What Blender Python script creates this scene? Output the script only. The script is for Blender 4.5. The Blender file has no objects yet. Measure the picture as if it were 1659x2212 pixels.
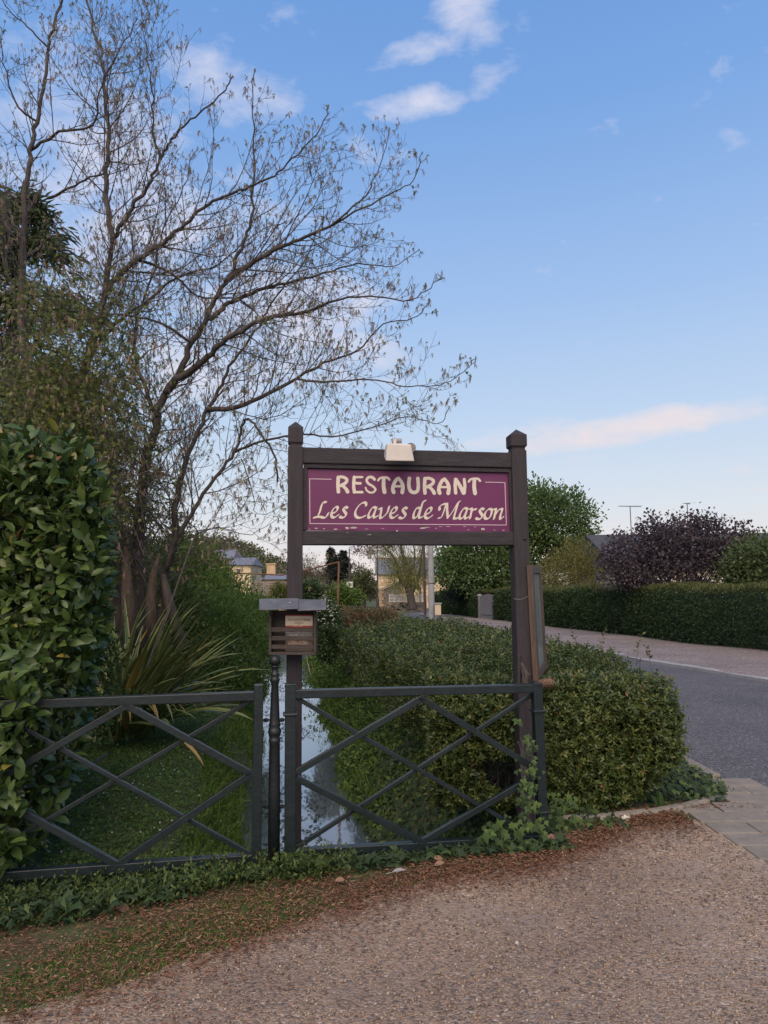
import bpy, math, random
import numpy as np
from mathutils import Vector, Matrix

rng = np.random.default_rng(7)
random.seed(7)
scene = bpy.context.scene
COL = scene.collection
R = math.radians

# ------------------------------------------------------------------ camera
# measurements on the photograph are in a 1659 x 2212 pixel frame
W0, H0, FPX = 1659.0, 2212.0, 1533.0
EYE = Vector((0.0, 0.0, 1.55))
PITCH, ROLL = math.atan((1272 - 1106) / FPX), 0.0105
FWD = Vector((0, math.cos(PITCH), math.sin(PITCH)))
R0, U0 = Vector((1, 0, 0)), Vector((0, -math.sin(PITCH), math.cos(PITCH)))
RGT = R0 * math.cos(ROLL) - U0 * math.sin(ROLL)
UPV = U0 * math.cos(ROLL) + R0 * math.sin(ROLL)
cam_d = bpy.data.cameras.new('camera')
cam = bpy.data.objects.new('camera', cam_d)
COL.objects.link(cam)
cam.matrix_world = Matrix(((RGT.x, UPV.x, -FWD.x, EYE.x), (RGT.y, UPV.y, -FWD.y, EYE.y), (RGT.z, UPV.z, -FWD.z, EYE.z), (0, 0, 0, 1)))
cam_d.sensor_fit = 'VERTICAL'
cam_d.sensor_height = 36.0
cam_d.lens = FPX / H0 * 36.0
cam_d.clip_start = 0.05
cam_d.clip_end = 3000
scene.camera = cam

def ray(x, y):
    return FWD + RGT * ((x - W0 / 2) / FPX) - UPV * ((y - H0 / 2) / FPX)
def P(x, y, Y):                     # the point at distance Y on the pixel's sight line
    d = ray(x, y)
    return EYE + d * (Y / d.y)
def G(x, y, z=0.0):                 # where the sight line meets a level surface
    d = ray(x, y)
    return EYE + d * ((z - EYE.z) / d.z)

# ------------------------------------------------------------------ world, sun, exposure
SUN_EL, SUN_AZ = R(46), R(186)      # evening light from behind the viewer
world = bpy.data.worlds.new('World')
scene.world = world
world.use_nodes = True
wn, wl = world.node_tree.nodes, world.node_tree.links
wn.clear()

def nd(tree, kind, **kw):
    n = tree.nodes.new(kind)
    for k, v in kw.items():
        if k in n.inputs.keys() if hasattr(n.inputs, 'keys') else False:
            n.inputs[k].default_value = v
        else:
            setattr(n, k, v)
    return n
wt = world.node_tree
out = nd(wt, 'ShaderNodeOutputWorld')
bg = nd(wt, 'ShaderNodeBackground')
sky = nd(wt, 'ShaderNodeTexSky', sky_type='NISHITA')
sky.sun_disc = False
sky.sun_elevation = SUN_EL
sky.sun_rotation = SUN_AZ
sky.air_density = 1.2
sky.dust_density = 0.6
sky.ozone_density = 2.0
tc = nd(wt, 'ShaderNodeTexCoord')
sep = nd(wt, 'ShaderNodeSeparateXYZ')
wl.new(tc.outputs['Generated'], sep.inputs[0])
ramp = nd(wt, 'ShaderNodeValToRGB')
cr = ramp.color_ramp
stops = [(0.0, (0.90, 0.77, 0.72)), (0.05, (0.87, 0.82, 0.83)), (0.11, (0.76, 0.82, 0.90)), (0.22, (0.58, 0.73, 0.94)),
         (0.38, (0.385, 0.58, 0.92)), (0.58, (0.215, 0.42, 0.83)), (0.75, (0.15, 0.34, 0.75)), (1.0, (0.11, 0.28, 0.66))]
while len(cr.elements) < len(stops):
    cr.elements.new(0.5)
for e, (p, c) in zip(cr.elements, stops):
    e.position = p
    e.color = (*c, 1)
wl.new(sep.outputs['Z'], ramp.inputs[0])
skym = nd(wt, 'ShaderNodeVectorMath', operation='SCALE')
wl.new(sky.outputs[0], skym.inputs[0])
skym.inputs['Scale'].default_value = 0.06
mixs = nd(wt, 'ShaderNodeMixRGB')
mixs.inputs[0].default_value = 0.90
wl.new(skym.outputs[0], mixs.inputs[1])
wl.new(ramp.outputs[0], mixs.inputs[2])
# clouds: soft masks round cloud directions, broken up by noise, over a thin all-round veil
mapn = nd(wt, 'ShaderNodeMapping')
mapn.inputs['Scale'].default_value = (1.0, 1.0, 2.2)
wl.new(tc.outputs['Generated'], mapn.inputs[0])
nz = nd(wt, 'ShaderNodeTexNoise')
nz.inputs['Scale'].default_value = 12.0
nz.inputs['Detail'].default_value = 7
nz.inputs['Roughness'].default_value = 0.6
nz.inputs['Distortion'].default_value = 0.25
wl.new(mapn.outputs[0], nz.inputs['Vector'])
def mth(op, a, b=None, clamp=False):
    n = wt.nodes.new('ShaderNodeMath')
    n.operation = op
    n.use_clamp = clamp
    for i, v in enumerate((a, b)):
        if v is None:
            continue
        if isinstance(v, (int, float)):
            n.inputs[i].default_value = v
        else:
            wl.new(v, n.inputs[i])
    return n.outputs[0]
def cloud(x, y, rx, ry, tilt=0.0, amp=1.0):
    d = ray(x, y).normalized()
    h = Vector((d.y, -d.x, 0)).normalized()
    v = h.cross(d)
    ca, sa = math.cos(tilt), math.sin(tilt)
    a, b = h * ca + v * sa, v * ca - h * sa
    sub = nd(wt, 'ShaderNodeVectorMath', operation='SUBTRACT')
    wl.new(tc.outputs['Generated'], sub.inputs[0])
    sub.inputs[1].default_value = d
    tot = None
    for ax, r in ((a, rx), (b, ry), (d, 0.6)):
        dt = nd(wt, 'ShaderNodeVectorMath', operation='DOT_PRODUCT')
        wl.new(sub.outputs[0], dt.inputs[0])
        dt.inputs[1].default_value = ax / r
        q = mth('MULTIPLY', dt.outputs['Value'], dt.outputs['Value'])
        tot = q if tot is None else mth('ADD', tot, q)
    return mth('MULTIPLY', mth('SUBTRACT', 1.0, tot, True), amp)
tot = None
for c in [(1010, 40, .055, .05, .6, 1.0), (950, 95, .10, .022, .2, 1.0), (910, 225, .075, .026, .1, 1.05), (1040, 185, .04, .03, -.4, .6), (1130, 35, .02, .03, .2, .5), (620, 45, .05, .035, .3, .4), (450, 25, .03, .035, 0, .35),
          (1360, 925, .23, .026, .10, 1.55), (1610, 872, .05, .017, .1, 1.0), (1130, 945, .13, .03, .05, .8), (1640, 1058, .09, .008, 0, .8), (1230, 985, .06, .015, 0, .4),
          (330, 520, .26, .16, -.3, 1.0), (170, 330, .18, .16, 0, .9), (620, 640, .20, .07, -.1, 1.15), (540, 230, .09, .06, 0, .7), (450, 190, .1, .06, 0, .7), (700, 750, .16, .06, -.15, 1.0), (820, 330, .05, .03, 0, .5), (430, 790, .2, .09, 0, .9)]:
    v = cloud(*c)
    tot = v if tot is None else mth('MAXIMUM', tot, v)
veil = mth('ADD', tot, -0.06)
dens = mth('MULTIPLY', mth('SUBTRACT', mth('ADD', mth('MULTIPLY', veil, 0.36), nz.outputs[0]), 0.62), 2.6, True)
dens = mth('MULTIPLY', dens, 0.86)
ccol = nd(wt, 'ShaderNodeValToRGB')
ccol.color_ramp.elements[0].position = 0.05
ccol.color_ramp.elements[0].color = (0.90, 0.76, 0.72, 1)
ccol.color_ramp.elements[1].position = 0.45
ccol.color_ramp.elements[1].color = (0.76, 0.76, 0.88, 1)
wl.new(sep.outputs['Z'], ccol.inputs[0])
mixc = nd(wt, 'ShaderNodeMixRGB')
wl.new(dens, mixc.inputs[0])
wl.new(mixs.outputs[0], mixc.inputs[1])
wl.new(ccol.outputs[0], mixc.inputs[2])
wl.new(mixc.outputs[0], bg.inputs[0])
bg.inputs[1].default_value = 1.0
wl.new(bg.outputs[0], out.inputs[0])

sun_d = bpy.data.lights.new('sun', 'SUN')
sun_d.energy = 3.9
sun_d.angle = R(60)
sun_d.color = (1.0, 0.76, 0.55)
sun = bpy.data.objects.new('sun', sun_d)
COL.objects.link(sun)
sdir = Vector((math.sin(SUN_AZ) * math.cos(SUN_EL), math.cos(SUN_AZ) * math.cos(SUN_EL), math.sin(SUN_EL)))
sun.rotation_euler = sdir.to_track_quat('Z', 'Y').to_euler()
sun.location = sdir * 40

scene.view_settings.view_transform = 'Standard'
scene.view_settings.look = 'None'
scene.view_settings.exposure = 0.0
scene.view_settings.gamma = 1.0
scene.render.engine = 'CYCLES'
scene.cycles.max_bounces = 6
scene.cycles.transparent_max_bounces = 8
scene.cycles.use_denoising = True

# ------------------------------------------------------------------ materials
def new_mat(name):
    m = bpy.data.materials.new(name)
    m.use_nodes = True
    t = m.node_tree
    b = t.nodes['Principled BSDF']
    return m, t, b
def setramp(n, stops):
    c = n.color_ramp
    while len(c.elements) < len(stops):
        c.elements.new(0.5)
    for e, (p, col) in zip(c.elements, stops):
        e.position = p
        e.color = (*col, 1)
def coords(t, scale, kind='Object'):
    a = t.nodes.new('ShaderNodeTexCoord')
    m = t.nodes.new('ShaderNodeMapping')
    m.inputs['Scale'].default_value = scale if not isinstance(scale, (int, float)) else (scale,) * 3
    t.links.new(a.outputs[kind], m.inputs[0])
    return m.outputs[0]
def plain(name, c1, c2=None, rough=0.7, scale=8.0, bump=0.15, metal=0.0, detail=6, bscale=None, spec=0.5, stretch=None):
    m, t, b = new_mat(name)
    c2 = c2 or tuple(v * 0.65 for v in c1)
    sc = (scale, scale, scale) if stretch is None else tuple(scale * s for s in stretch)
    v = coords(t, sc)
    n = t.nodes.new('ShaderNodeTexNoise')
    n.inputs['Scale'].default_value = 1.0
    n.inputs['Detail'].default_value = detail
    n.inputs['Roughness'].default_value = 0.65
    t.links.new(v, n.inputs['Vector'])
    r = t.nodes.new('ShaderNodeValToRGB')
    setramp(r, [(0.33, c1), (0.67, c2)])
    t.links.new(n.outputs[0], r.inputs[0])
    t.links.new(r.outputs[0], b.inputs['Base Color'])
    b.inputs['Roughness'].default_value = rough
    b.inputs['Metallic'].default_value = metal
    b.inputs['Specular IOR Level'].default_value = spec
    if bump:
        n2 = t.nodes.new('ShaderNodeTexNoise')
        n2.inputs['Scale'].default_value = bscale or 5.0
        n2.inputs['Detail'].default_value = 8
        t.links.new(v, n2.inputs['Vector'])
        bp = t.nodes.new('ShaderNodeBump')
        bp.inputs['Strength'].default_value = bump
        bp.inputs['Distance'].default_value = 0.02
        t.links.new(n2.outputs[0], bp.inputs['Height'])
        t.links.new(bp.outputs[0], b.inputs['Normal'])
    return m
def leafmat(name, stops, rough=0.5, trans=0.3, spec=0.4):
    """colour differs from leaf to leaf through the per-leaf value 'rnd'"""
    m, t, b = new_mat(name)
    a = t.nodes.new('ShaderNodeAttribute')
    a.attribute_name = 'rnd'
    r = t.nodes.new('ShaderNodeValToRGB')
    k = len(stops)
    setramp(r, [(i / (k - 1) if not isinstance(s[0], tuple) else 0, s) if not isinstance(s[1], tuple) else s for i, s in enumerate(stops)])
    t.links.new(a.outputs['Fac'], r.inputs[0])
    t.links.new(r.outputs[0], b.inputs['Base Color'])
    b.inputs['Roughness'].default_value = rough
    b.inputs['Specular IOR Level'].default_value = spec
    tr = t.nodes.new('ShaderNodeBsdfTranslucent')
    t.links.new(r.outputs[0], tr.inputs[0])
    mx = t.nodes.new('ShaderNodeMixShader')
    mx.inputs[0].default_value = trans
    t.links.new(b.outputs[0], mx.inputs[1])
    t.links.new(tr.outputs[0], mx.inputs[2])
    t.links.new(mx.outputs[0], t.nodes['Material Output'].inputs[0])
    return m
M = {}
M['timber'] = plain('stained timber', (0.019, 0.016, 0.020), (0.036, 0.029, 0.033), 0.75, 7, 0.35, stretch=(6, 6, 0.5))
M['timber_beam'] = plain('stained timber beam', (0.018, 0.016, 0.021), (0.035, 0.030, 0.035), 0.75, 7, 0.35, stretch=(0.5, 6, 6))
M['box_wood'] = plain('weathered box wood', (0.028, 0.021, 0.019), (0.062, 0.047, 0.040), 0.8, 9, 0.35, stretch=(1, 6, 5))
M['frame_wood'] = plain('brown frame wood', (0.052, 0.033, 0.024), (0.105, 0.070, 0.050), 0.65, 14, 0.3, stretch=(5, 5, 0.4))
M['fence'] = plain('dark green fence paint', (0.004, 0.0095, 0.012), (0.010, 0.019, 0.022), 0.42, 6, 0.12, detail=9)
M['bollard'] = plain('cast iron paint', (0.004, 0.007, 0.009), (0.009, 0.013, 0.015), 0.5, 9, 0.12)
M['purple'] = plain('purple sign paint', (0.125, 0.014, 0.085), (0.098, 0.012, 0.068), 0.5, 3, 0.03)
M['cream'] = plain('cream lettering', (0.62, 0.57, 0.48), (0.56, 0.51, 0.43), 0.6, 30, 0.0)
M['pinkline'] = plain('pale pink line', (0.62, 0.50, 0.55), (0.58, 0.46, 0.5), 0.6, 30, 0.0)
M['flake'] = plain('flaking paint', (0.55, 0.53, 0.46), (0.35, 0.34, 0.28), 0.9, 60, 0.5)
M['lamp_white'] = plain('lamp enamel', (0.60, 0.56, 0.51), (0.52, 0.49, 0.45), 0.5, 12, 0.04)
M['lamp_grey'] = plain('lamp bracket', (0.30, 0.28, 0.27), (0.20, 0.19, 0.19), 0.5, 12, 0.05)
M['slate'] = plain('roof slate', (0.075, 0.085, 0.105), (0.12, 0.13, 0.15), 0.7, 14, 0.3)
M['paper'] = plain('leaflet cream', (0.62, 0.55, 0.42), (0.56, 0.49, 0.37), 0.8, 10, 0.0)
M['red'] = plain('leaflet red', (0.36, 0.05, 0.035), (0.30, 0.04, 0.03), 0.7, 10, 0.0)
M['ink'] = plain('brown ink', (0.16, 0.09, 0.06), (0.14, 0.08, 0.05), 0.8, 10, 0.0)
M['glass'] = None
M['bark'] = plain('tree bark', (0.036, 0.030, 0.028), (0.084, 0.069, 0.060), 0.9, 9, 0.7, stretch=(2, 2, 0.6))
M['barkred'] = plain('torn bark', (0.045, 0.033, 0.027), (0.125, 0.090, 0.066), 0.95, 14, 1.0, stretch=(2, 2, 0.5))
M['twig'] = plain('twig', (0.058, 0.051, 0.053), (0.098, 0.085, 0.083), 0.85, 20, 0.0)
M['stick'] = plain('pale stick', (0.20, 0.15, 0.10), (0.30, 0.23, 0.16), 0.85, 20, 0.1)
M['soil'] = plain('bank soil', (0.070, 0.048, 0.034), (0.045, 0.042, 0.022), 0.95, 9, 0.6)
M['stone'] = plain('rubble stone', (0.16, 0.135, 0.11), (0.27, 0.23, 0.185), 0.9, 9, 0.5)
M['ashlar'] = plain('cream ashlar', (0.68, 0.55, 0.36), (0.60, 0.47, 0.30), 0.85, 3, 0.15)
M['ashlar2'] = plain('sandy ashlar', (0.53, 0.39, 0.235), (0.42, 0.30, 0.18), 0.85, 3, 0.15)
M['mortar'] = plain('mortar', (0.36, 0.28, 0.185), (0.30, 0.23, 0.15), 0.9, 6, 0.2)
M['farslate'] = plain('blue slate roof', (0.13, 0.145, 0.18), (0.17, 0.185, 0.22), 0.7, 3, 0.2, stretch=(1, 1, 6))
M['white'] = plain('white paint', (0.72, 0.72, 0.70), (0.62, 0.62, 0.60), 0.6, 8, 0.05)
M['concrete'] = plain('grey concrete', (0.30, 0.31, 0.32), (0.23, 0.235, 0.24), 0.9, 4, 0.2)
M['poledark'] = plain('dark metal pole', (0.05, 0.035, 0.04), (0.075, 0.05, 0.055), 0.6, 8, 0.05)
M['rust'] = plain('rusty pipe', (0.16, 0.075, 0.04), (0.25, 0.135, 0.08), 0.9, 14, 0.3)
M['plankgrey'] = plain('grey boards', (0.115, 0.11, 0.115), (0.19, 0.18, 0.18), 0.85, 12, 0.4, stretch=(5, 5, 0.4))
M['render'] = plain('cream render', (0.55, 0.46, 0.33), (0.48, 0.40, 0.28), 0.9, 6, 0.1)
M['kerb'] = plain('kerb stone', (0.25, 0.225, 0.19), (0.16, 0.145, 0.12), 0.9, 14, 0.5)
M['slab'] = plain('paving slab', (0.235, 0.21, 0.175), (0.165, 0.15, 0.125), 0.85, 10, 0.35)
M['deadleaf'] = plain('dead leaf', (0.17, 0.095, 0.055), (0.25, 0.155, 0.10), 0.8, 25, 0.2)
M['cone'] = plain('pine cone', (0.10, 0.06, 0.04), (0.17, 0.11, 0.075), 0.85, 30, 0.2)
M['lantern'] = plain('lantern glass', (0.55, 0.56, 0.52), (0.45, 0.46, 0.43), 0.2, 5, 0.0)
M['antenna'] = plain('aerial metal', (0.10, 0.10, 0.11), (0.14, 0.14, 0.15), 0.5, 8, 0.0)
M['wire'] = plain('fence wire', (0.12, 0.13, 0.12), (0.16, 0.17, 0.16), 0.5, 8, 0.0)

M['laurel'] = leafmat('laurel leaf', [(0, (0.029, 0.058, 0.015)), (0.45, (0.055, 0.098, 0.023)), (0.85, (0.098, 0.145, 0.034)), (0.95, (0.22, 0.19, 0.035)), (1.0, (0.22, 0.11, 0.05))], 0.38, 0.18, 0.45)
M['darkslate'] = plain('dark slate roof', (0.042, 0.044, 0.050), (0.060, 0.062, 0.068), 0.75, 3, 0.2)
M['laurel_stuff'] = M['laurel']
M['shrub'] = leafmat('box honeysuckle leaf', [(0, (0.026, 0.048, 0.014)), (0.4, (0.056, 0.088, 0.022)), (0.8, (0.108, 0.135, 0.034)), (0.975, (0.16, 0.16, 0.045)), (1.0, (0.26, 0.09, 0.05))], 0.42, 0.22)
M['redshrub'] = leafmat('reddish shrub leaf', [(0, (0.07, 0.085, 0.03)), (0.5, (0.12, 0.11, 0.05)), (0.8, (0.20, 0.10, 0.06)), (1.0, (0.34, 0.09, 0.05))], 0.5, 0.25)
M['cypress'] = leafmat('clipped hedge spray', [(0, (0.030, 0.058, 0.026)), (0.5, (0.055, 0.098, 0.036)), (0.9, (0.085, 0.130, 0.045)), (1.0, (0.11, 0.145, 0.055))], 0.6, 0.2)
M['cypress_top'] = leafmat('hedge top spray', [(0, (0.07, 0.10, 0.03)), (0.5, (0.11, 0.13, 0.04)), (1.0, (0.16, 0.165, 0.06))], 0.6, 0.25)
M['bush'] = leafmat('bright bush leaf', [(0, (0.058, 0.108, 0.024)), (0.5, (0.105, 0.175, 0.038)), (1.0, (0.165, 0.235, 0.058))], 0.55, 0.32, 0.25)
M['maple'] = leafmat('fresh maple leaf', [(0, (0.062, 0.105, 0.038)), (0.5, (0.108, 0.170, 0.058)), (1.0, (0.165, 0.225, 0.090))], 0.65, 0.35, 0.2)
M['yellowtree'] = leafmat('yellow green shrub leaf', [(0, (0.10, 0.12, 0.03)), (0.5, (0.19, 0.19, 0.055)), (1.0, (0.27, 0.22, 0.09))], 0.55, 0.3)
M['purpletree'] = leafmat('purple leaf', [(0, (0.046, 0.036, 0.050)), (0.5, (0.082, 0.064, 0.080)), (0.85, (0.12, 0.098, 0.102)), (1.0, (0.11, 0.12, 0.07))], 0.6, 0.25, 0.25)
M['lilac'] = leafmat('lilac leaf', [(0, (0.055, 0.085, 0.035)), (0.6, (0.095, 0.135, 0.05)), (1.0, (0.16, 0.18, 0.09))], 0.6, 0.3, 0.25)
M['phorm'] = None
M['spring'] = leafmat('young maple leaf', [(0, (0.14, 0.175, 0.04)), (0.6, (0.20, 0.23, 0.065)), (1.0, (0.27, 0.25, 0.10))], 0.6, 0.4, 0.2)
M['catkin'] = leafmat('flower tassel', [(0, (0.20, 0.14, 0.12)), (0.6, (0.29, 0.20, 0.175)), (1.0, (0.36, 0.27, 0.18))], 0.8, 0.35, 0.1)
M['vine'] = leafmat('climber leaf', [(0, (0.05, 0.08, 0.02)), (0.5, (0.10, 0.135, 0.03)), (1.0, (0.19, 0.19, 0.05))], 0.5, 0.3)
M['conifer'] = leafmat('dark conifer needles', [(0, (0.075, 0.105, 0.062)), (0.6, (0.115, 0.145, 0.075)), (1.0, (0.16, 0.18, 0.09))], 0.8, 0.35, 0.1)
M['farwood'] = leafmat('far wood foliage', [(0, (0.055, 0.075, 0.028)), (0.5, (0.095, 0.115, 0.04)), (0.8, (0.125, 0.11, 0.065)), (1.0, (0.135, 0.105, 0.085))], 0.7, 0.2)
M['greyfar'] = leafmat('far bare twigs', [(0, (0.10, 0.085, 0.06)), (0.6, (0.16, 0.13, 0.085)), (1.0, (0.20, 0.165, 0.10))], 0.7, 0.2)
M['darktree'] = leafmat('dark evergreen leaf', [(0, (0.012, 0.020, 0.017)), (0.6, (0.024, 0.036, 0.026)), (1.0, (0.045, 0.058, 0.038))], 0.6, 0.15)
M['willow'] = leafmat('willow leaf', [(0, (0.13, 0.15, 0.04)), (0.5, (0.20, 0.21, 0.06)), (1.0, (0.26, 0.25, 0.09))], 0.55, 0.35)
M['mauve'] = leafmat('mauve blossom', [(0, (0.12, 0.07, 0.075)), (0.6, (0.20, 0.12, 0.12)), (1.0, (0.28, 0.18, 0.17))], 0.6, 0.3)
M['flower'] = leafmat('white flower', [(0, (0.50, 0.50, 0.42)), (1.0, (0.78, 0.78, 0.70))], 0.6, 0.3)
M['grass'] = leafmat('grass blade', [(0, (0.065, 0.120, 0.022)), (0.5, (0.105, 0.180, 0.034)), (0.85, (0.150, 0.215, 0.05)), (1.0, (0.25, 0.22, 0.10))], 0.6, 0.35, 0.2)
M['clover'] = leafmat('clover leaf', [(0, (0.055, 0.105, 0.022)), (0.6, (0.090, 0.160, 0.034)), (1.0, (0.135, 0.20, 0.05))], 0.6, 0.3, 0.2)
M['ivy'] = leafmat('ivy leaf', [(0, (0.024, 0.046, 0.022)), (0.5, (0.044, 0.076, 0.030)), (0.8, (0.070, 0.108, 0.036)), (1.0, (0.12, 0.165, 0.042))], 0.62, 0.15, 0.22)
M['ivyfresh'] = leafmat('fresh ivy leaf', [(0, (0.026, 0.052, 0.020)), (0.5, (0.048, 0.092, 0.026)), (1.0, (0.085, 0.140, 0.034))], 0.6, 0.2, 0.25)
M['litter'] = leafmat('needle litter', [(0, (0.10, 0.048, 0.029)), (0.5, (0.178, 0.082, 0.047)), (0.85, (0.24, 0.13, 0.080)), (1.0, (0.29, 0.20, 0.125))], 0.85, 0.0)
M['gravelbit'] = leafmat('gravel stones', [(0, (0.085, 0.075, 0.073)), (0.25, (0.165, 0.125, 0.098)), (0.55, (0.25, 0.19, 0.135)), (0.9, (0.32, 0.245, 0.175)), (1.0, (0.44, 0.39, 0.32))], 0.75, 0.0)
M['algae'] = leafmat('floating weed', [(0, (0.02, 0.028, 0.016)), (0.6, (0.04, 0.06, 0.032)), (1.0, (0.07, 0.11, 0.06))], 0.6, 0.0)

def phorm_mat():
    m, t, b = new_mat('striped flax leaf')
    a = t.nodes.new('ShaderNodeAttribute'); a.attribute_name = 'across'
    r = t.nodes.new('ShaderNodeValToRGB')
    setramp(r, [(0.0, (0.20, 0.235, 0.09)), (0.10, (0.17, 0.21, 0.07)), (0.17, (0.070, 0.115, 0.038)), (0.5, (0.090, 0.138, 0.050)), (0.83, (0.070, 0.115, 0.038)), (0.90, (0.22, 0.24, 0.08)), (1.0, (0.26, 0.27, 0.10))])
    t.links.new(a.outputs['Fac'], r.inputs[0])
    a2 = t.nodes.new('ShaderNodeAttribute'); a2.attribute_name = 'rnd'
    mx = t.nodes.new('ShaderNodeMixRGB')
    r2 = t.nodes.new('ShaderNodeValToRGB')
    setramp(r2, [(0.0, (0, 0, 0)), (0.80, (0.1, 0.1, 0.1)), (0.9, (0.6, 0.6, 0.6)), (1.0, (1, 1, 1))])
    t.links.new(a2.outputs['Fac'], r2.inputs[0])
    t.links.new(r2.outputs[0], mx.inputs[0])
    t.links.new(r.outputs[0], mx.inputs[1])
    mx.inputs[2].default_value = (0.38, 0.23, 0.055, 1)
    t.links.new(mx.outputs[0], b.inputs['Base Color'])
    b.inputs['Roughness'].default_value = 0.42
    return m
M['phorm'] = phorm_mat()

def gravel_mat():
    m, t, b = new_mat('gravel')
    v = coords(t, 1.0)
    vo = t.nodes.new('ShaderNodeTexVoronoi'); vo.inputs['Scale'].default_value = 84
    t.links.new(v, vo.inputs['Vector'])
    r = t.nodes.new('ShaderNodeValToRGB')
    setramp(r, [(0.0, (0.11, 0.096, 0.09)), (0.14, (0.185, 0.145, 0.116)), (0.4, (0.265, 0.20, 0.148)), (0.7, (0.325, 0.252, 0.188)), (0.9, (0.28, 0.175, 0.122)), (1.0, (0.43, 0.38, 0.32))])
    sp = t.nodes.new('ShaderNodeSeparateColor')
    t.links.new(vo.outputs['Color'], sp.inputs[0])
    t.links.new(sp.outputs[0], r.inputs[0])
    n = t.nodes.new('ShaderNodeTexNoise'); n.inputs['Scale'].default_value = 1.6; n.inputs['Detail'].default_value = 5
    t.links.new(v, n.inputs['Vector'])
    r2 = t.nodes.new('ShaderNodeValToRGB'); setramp(r2, [(0.52, (0, 0, 0)), (0.66, (0.7, 0.7, 0.7))])
    t.links.new(n.outputs[0], r2.inputs[0])
    mx = t.nodes.new('ShaderNodeMixRGB'); mx.inputs[2].default_value = (0.25, 0.208, 0.178, 1)
    t.links.new(r2.outputs[0], mx.inputs[0]); t.links.new(r.outputs[0], mx.inputs[1])
    n3 = t.nodes.new('ShaderNodeTexNoise'); n3.inputs['Scale'].default_value = 0.75; n3.inputs['Detail'].default_value = 4
    t.links.new(v, n3.inputs['Vector'])
    r3 = t.nodes.new('ShaderNodeValToRGB'); setramp(r3, [(0.35, (0.72, 0.70, 0.70)), (0.62, (1.12, 1.10, 1.06))])
    t.links.new(n3.outputs[0], r3.inputs[0])
    m3 = t.nodes.new('ShaderNodeMixRGB'); m3.blend_type = 'MULTIPLY'; m3.inputs[0].default_value = 1.0
    t.links.new(mx.outputs[0], m3.inputs[1]); t.links.new(r3.outputs[0], m3.inputs[2])
    t.links.new(m3.outputs[0], b.inputs['Base Color'])
    b.inputs['Roughness'].default_value = 0.85
    bp = t.nodes.new('ShaderNodeBump'); bp.inputs['Strength'].default_value = 0.75; bp.inputs['Distance'].default_value = 0.010; bp.invert = True
    t.links.new(vo.outputs['Distance'], bp.inputs['Height'])
    t.links.new(bp.outputs[0], b.inputs['Normal'])
    return m
M['gravel'] = gravel_mat()
def asphalt_mat(name, c1, c2, sc):
    m, t, b = new_mat(name)
    v = coords(t, 1.0)
    vo = t.nodes.new('ShaderNodeTexVoronoi'); vo.inputs['Scale'].default_value = sc
    t.links.new(v, vo.inputs['Vector'])
    sp = t.nodes.new('ShaderNodeSeparateColor'); t.links.new(vo.outputs['Color'], sp.inputs[0])
    r = t.nodes.new('ShaderNodeValToRGB'); setramp(r, [(0, c1), (0.9, c2), (1.0, tuple(min(1, x * 2) for x in c2))])
    t.links.new(sp.outputs[0], r.inputs[0])
    n = t.nodes.new('ShaderNodeTexNoise'); n.inputs['Scale'].default_value = 0.9; n.inputs['Detail'].default_value = 6
    t.links.new(v, n.inputs['Vector'])
    mu = t.nodes.new('ShaderNodeMixRGB'); mu.blend_type = 'MULTIPLY'; mu.inputs[0].default_value = 0.55
    t.links.new(r.outputs[0], mu.inputs[1]); t.links.new(n.outputs[0], mu.inputs[2])
    t.links.new(mu.outputs[0], b.inputs['Base Color'])
    b.inputs['Roughness'].default_value = 0.8
    bp = t.nodes.new('ShaderNodeBump'); bp.inputs['Strength'].default_value = 0.8; bp.inputs['Distance'].default_value = 0.006
    t.links.new(vo.outputs['Distance'], bp.inputs['Height']); t.links.new(bp.outputs[0], b.inputs['Normal'])
    return m
M['asphalt'] = asphalt_mat('asphalt', (0.070, 0.070, 0.078), (0.15, 0.145, 0.15), 70)
M['verge'] = asphalt_mat('sandy verge', (0.17, 0.145, 0.135), (0.30, 0.25, 0.23), 45)
def water_mat():
    m, t, b = new_mat('stream water')
    v = coords(t, (1, 0.6, 1))
    n = t.nodes.new('ShaderNodeTexNoise'); n.inputs['Scale'].default_value = 6; n.inputs['Detail'].default_value = 3
    t.links.new(v, n.inputs['Vector'])
    bp = t.nodes.new('ShaderNodeBump'); bp.inputs['Strength'].default_value = 0.06; bp.inputs['Distance'].default_value = 0.02
    t.links.new(n.outputs[0], bp.inputs['Height'])
    b.inputs['Base Color'].default_value = (0.03, 0.035, 0.03, 1)
    b.inputs['Roughness'].default_value = 0.3
    gl = t.nodes.new('ShaderNodeBsdfGlossy'); gl.inputs['Roughness'].default_value = 0.03
    gl.inputs['Color'].default_value = (0.92, 0.95, 1, 1)
    t.links.new(bp.outputs[0], gl.inputs['Normal'])
    fr = t.nodes.new('ShaderNodeFresnel'); fr.inputs[0].default_value = 2.3
    t.links.new(bp.outputs[0], fr.inputs['Normal'])
    mx = t.nodes.new('ShaderNodeMixShader')
    t.links.new(fr.outputs[0], mx.inputs[0]); t.links.new(b.outputs[0], mx.inputs[1]); t.links.new(gl.outputs[0], mx.inputs[2])
    t.links.new(mx.outputs[0], t.nodes['Material Output'].inputs[0])
    return m
M['water'] = water_mat()
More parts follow.
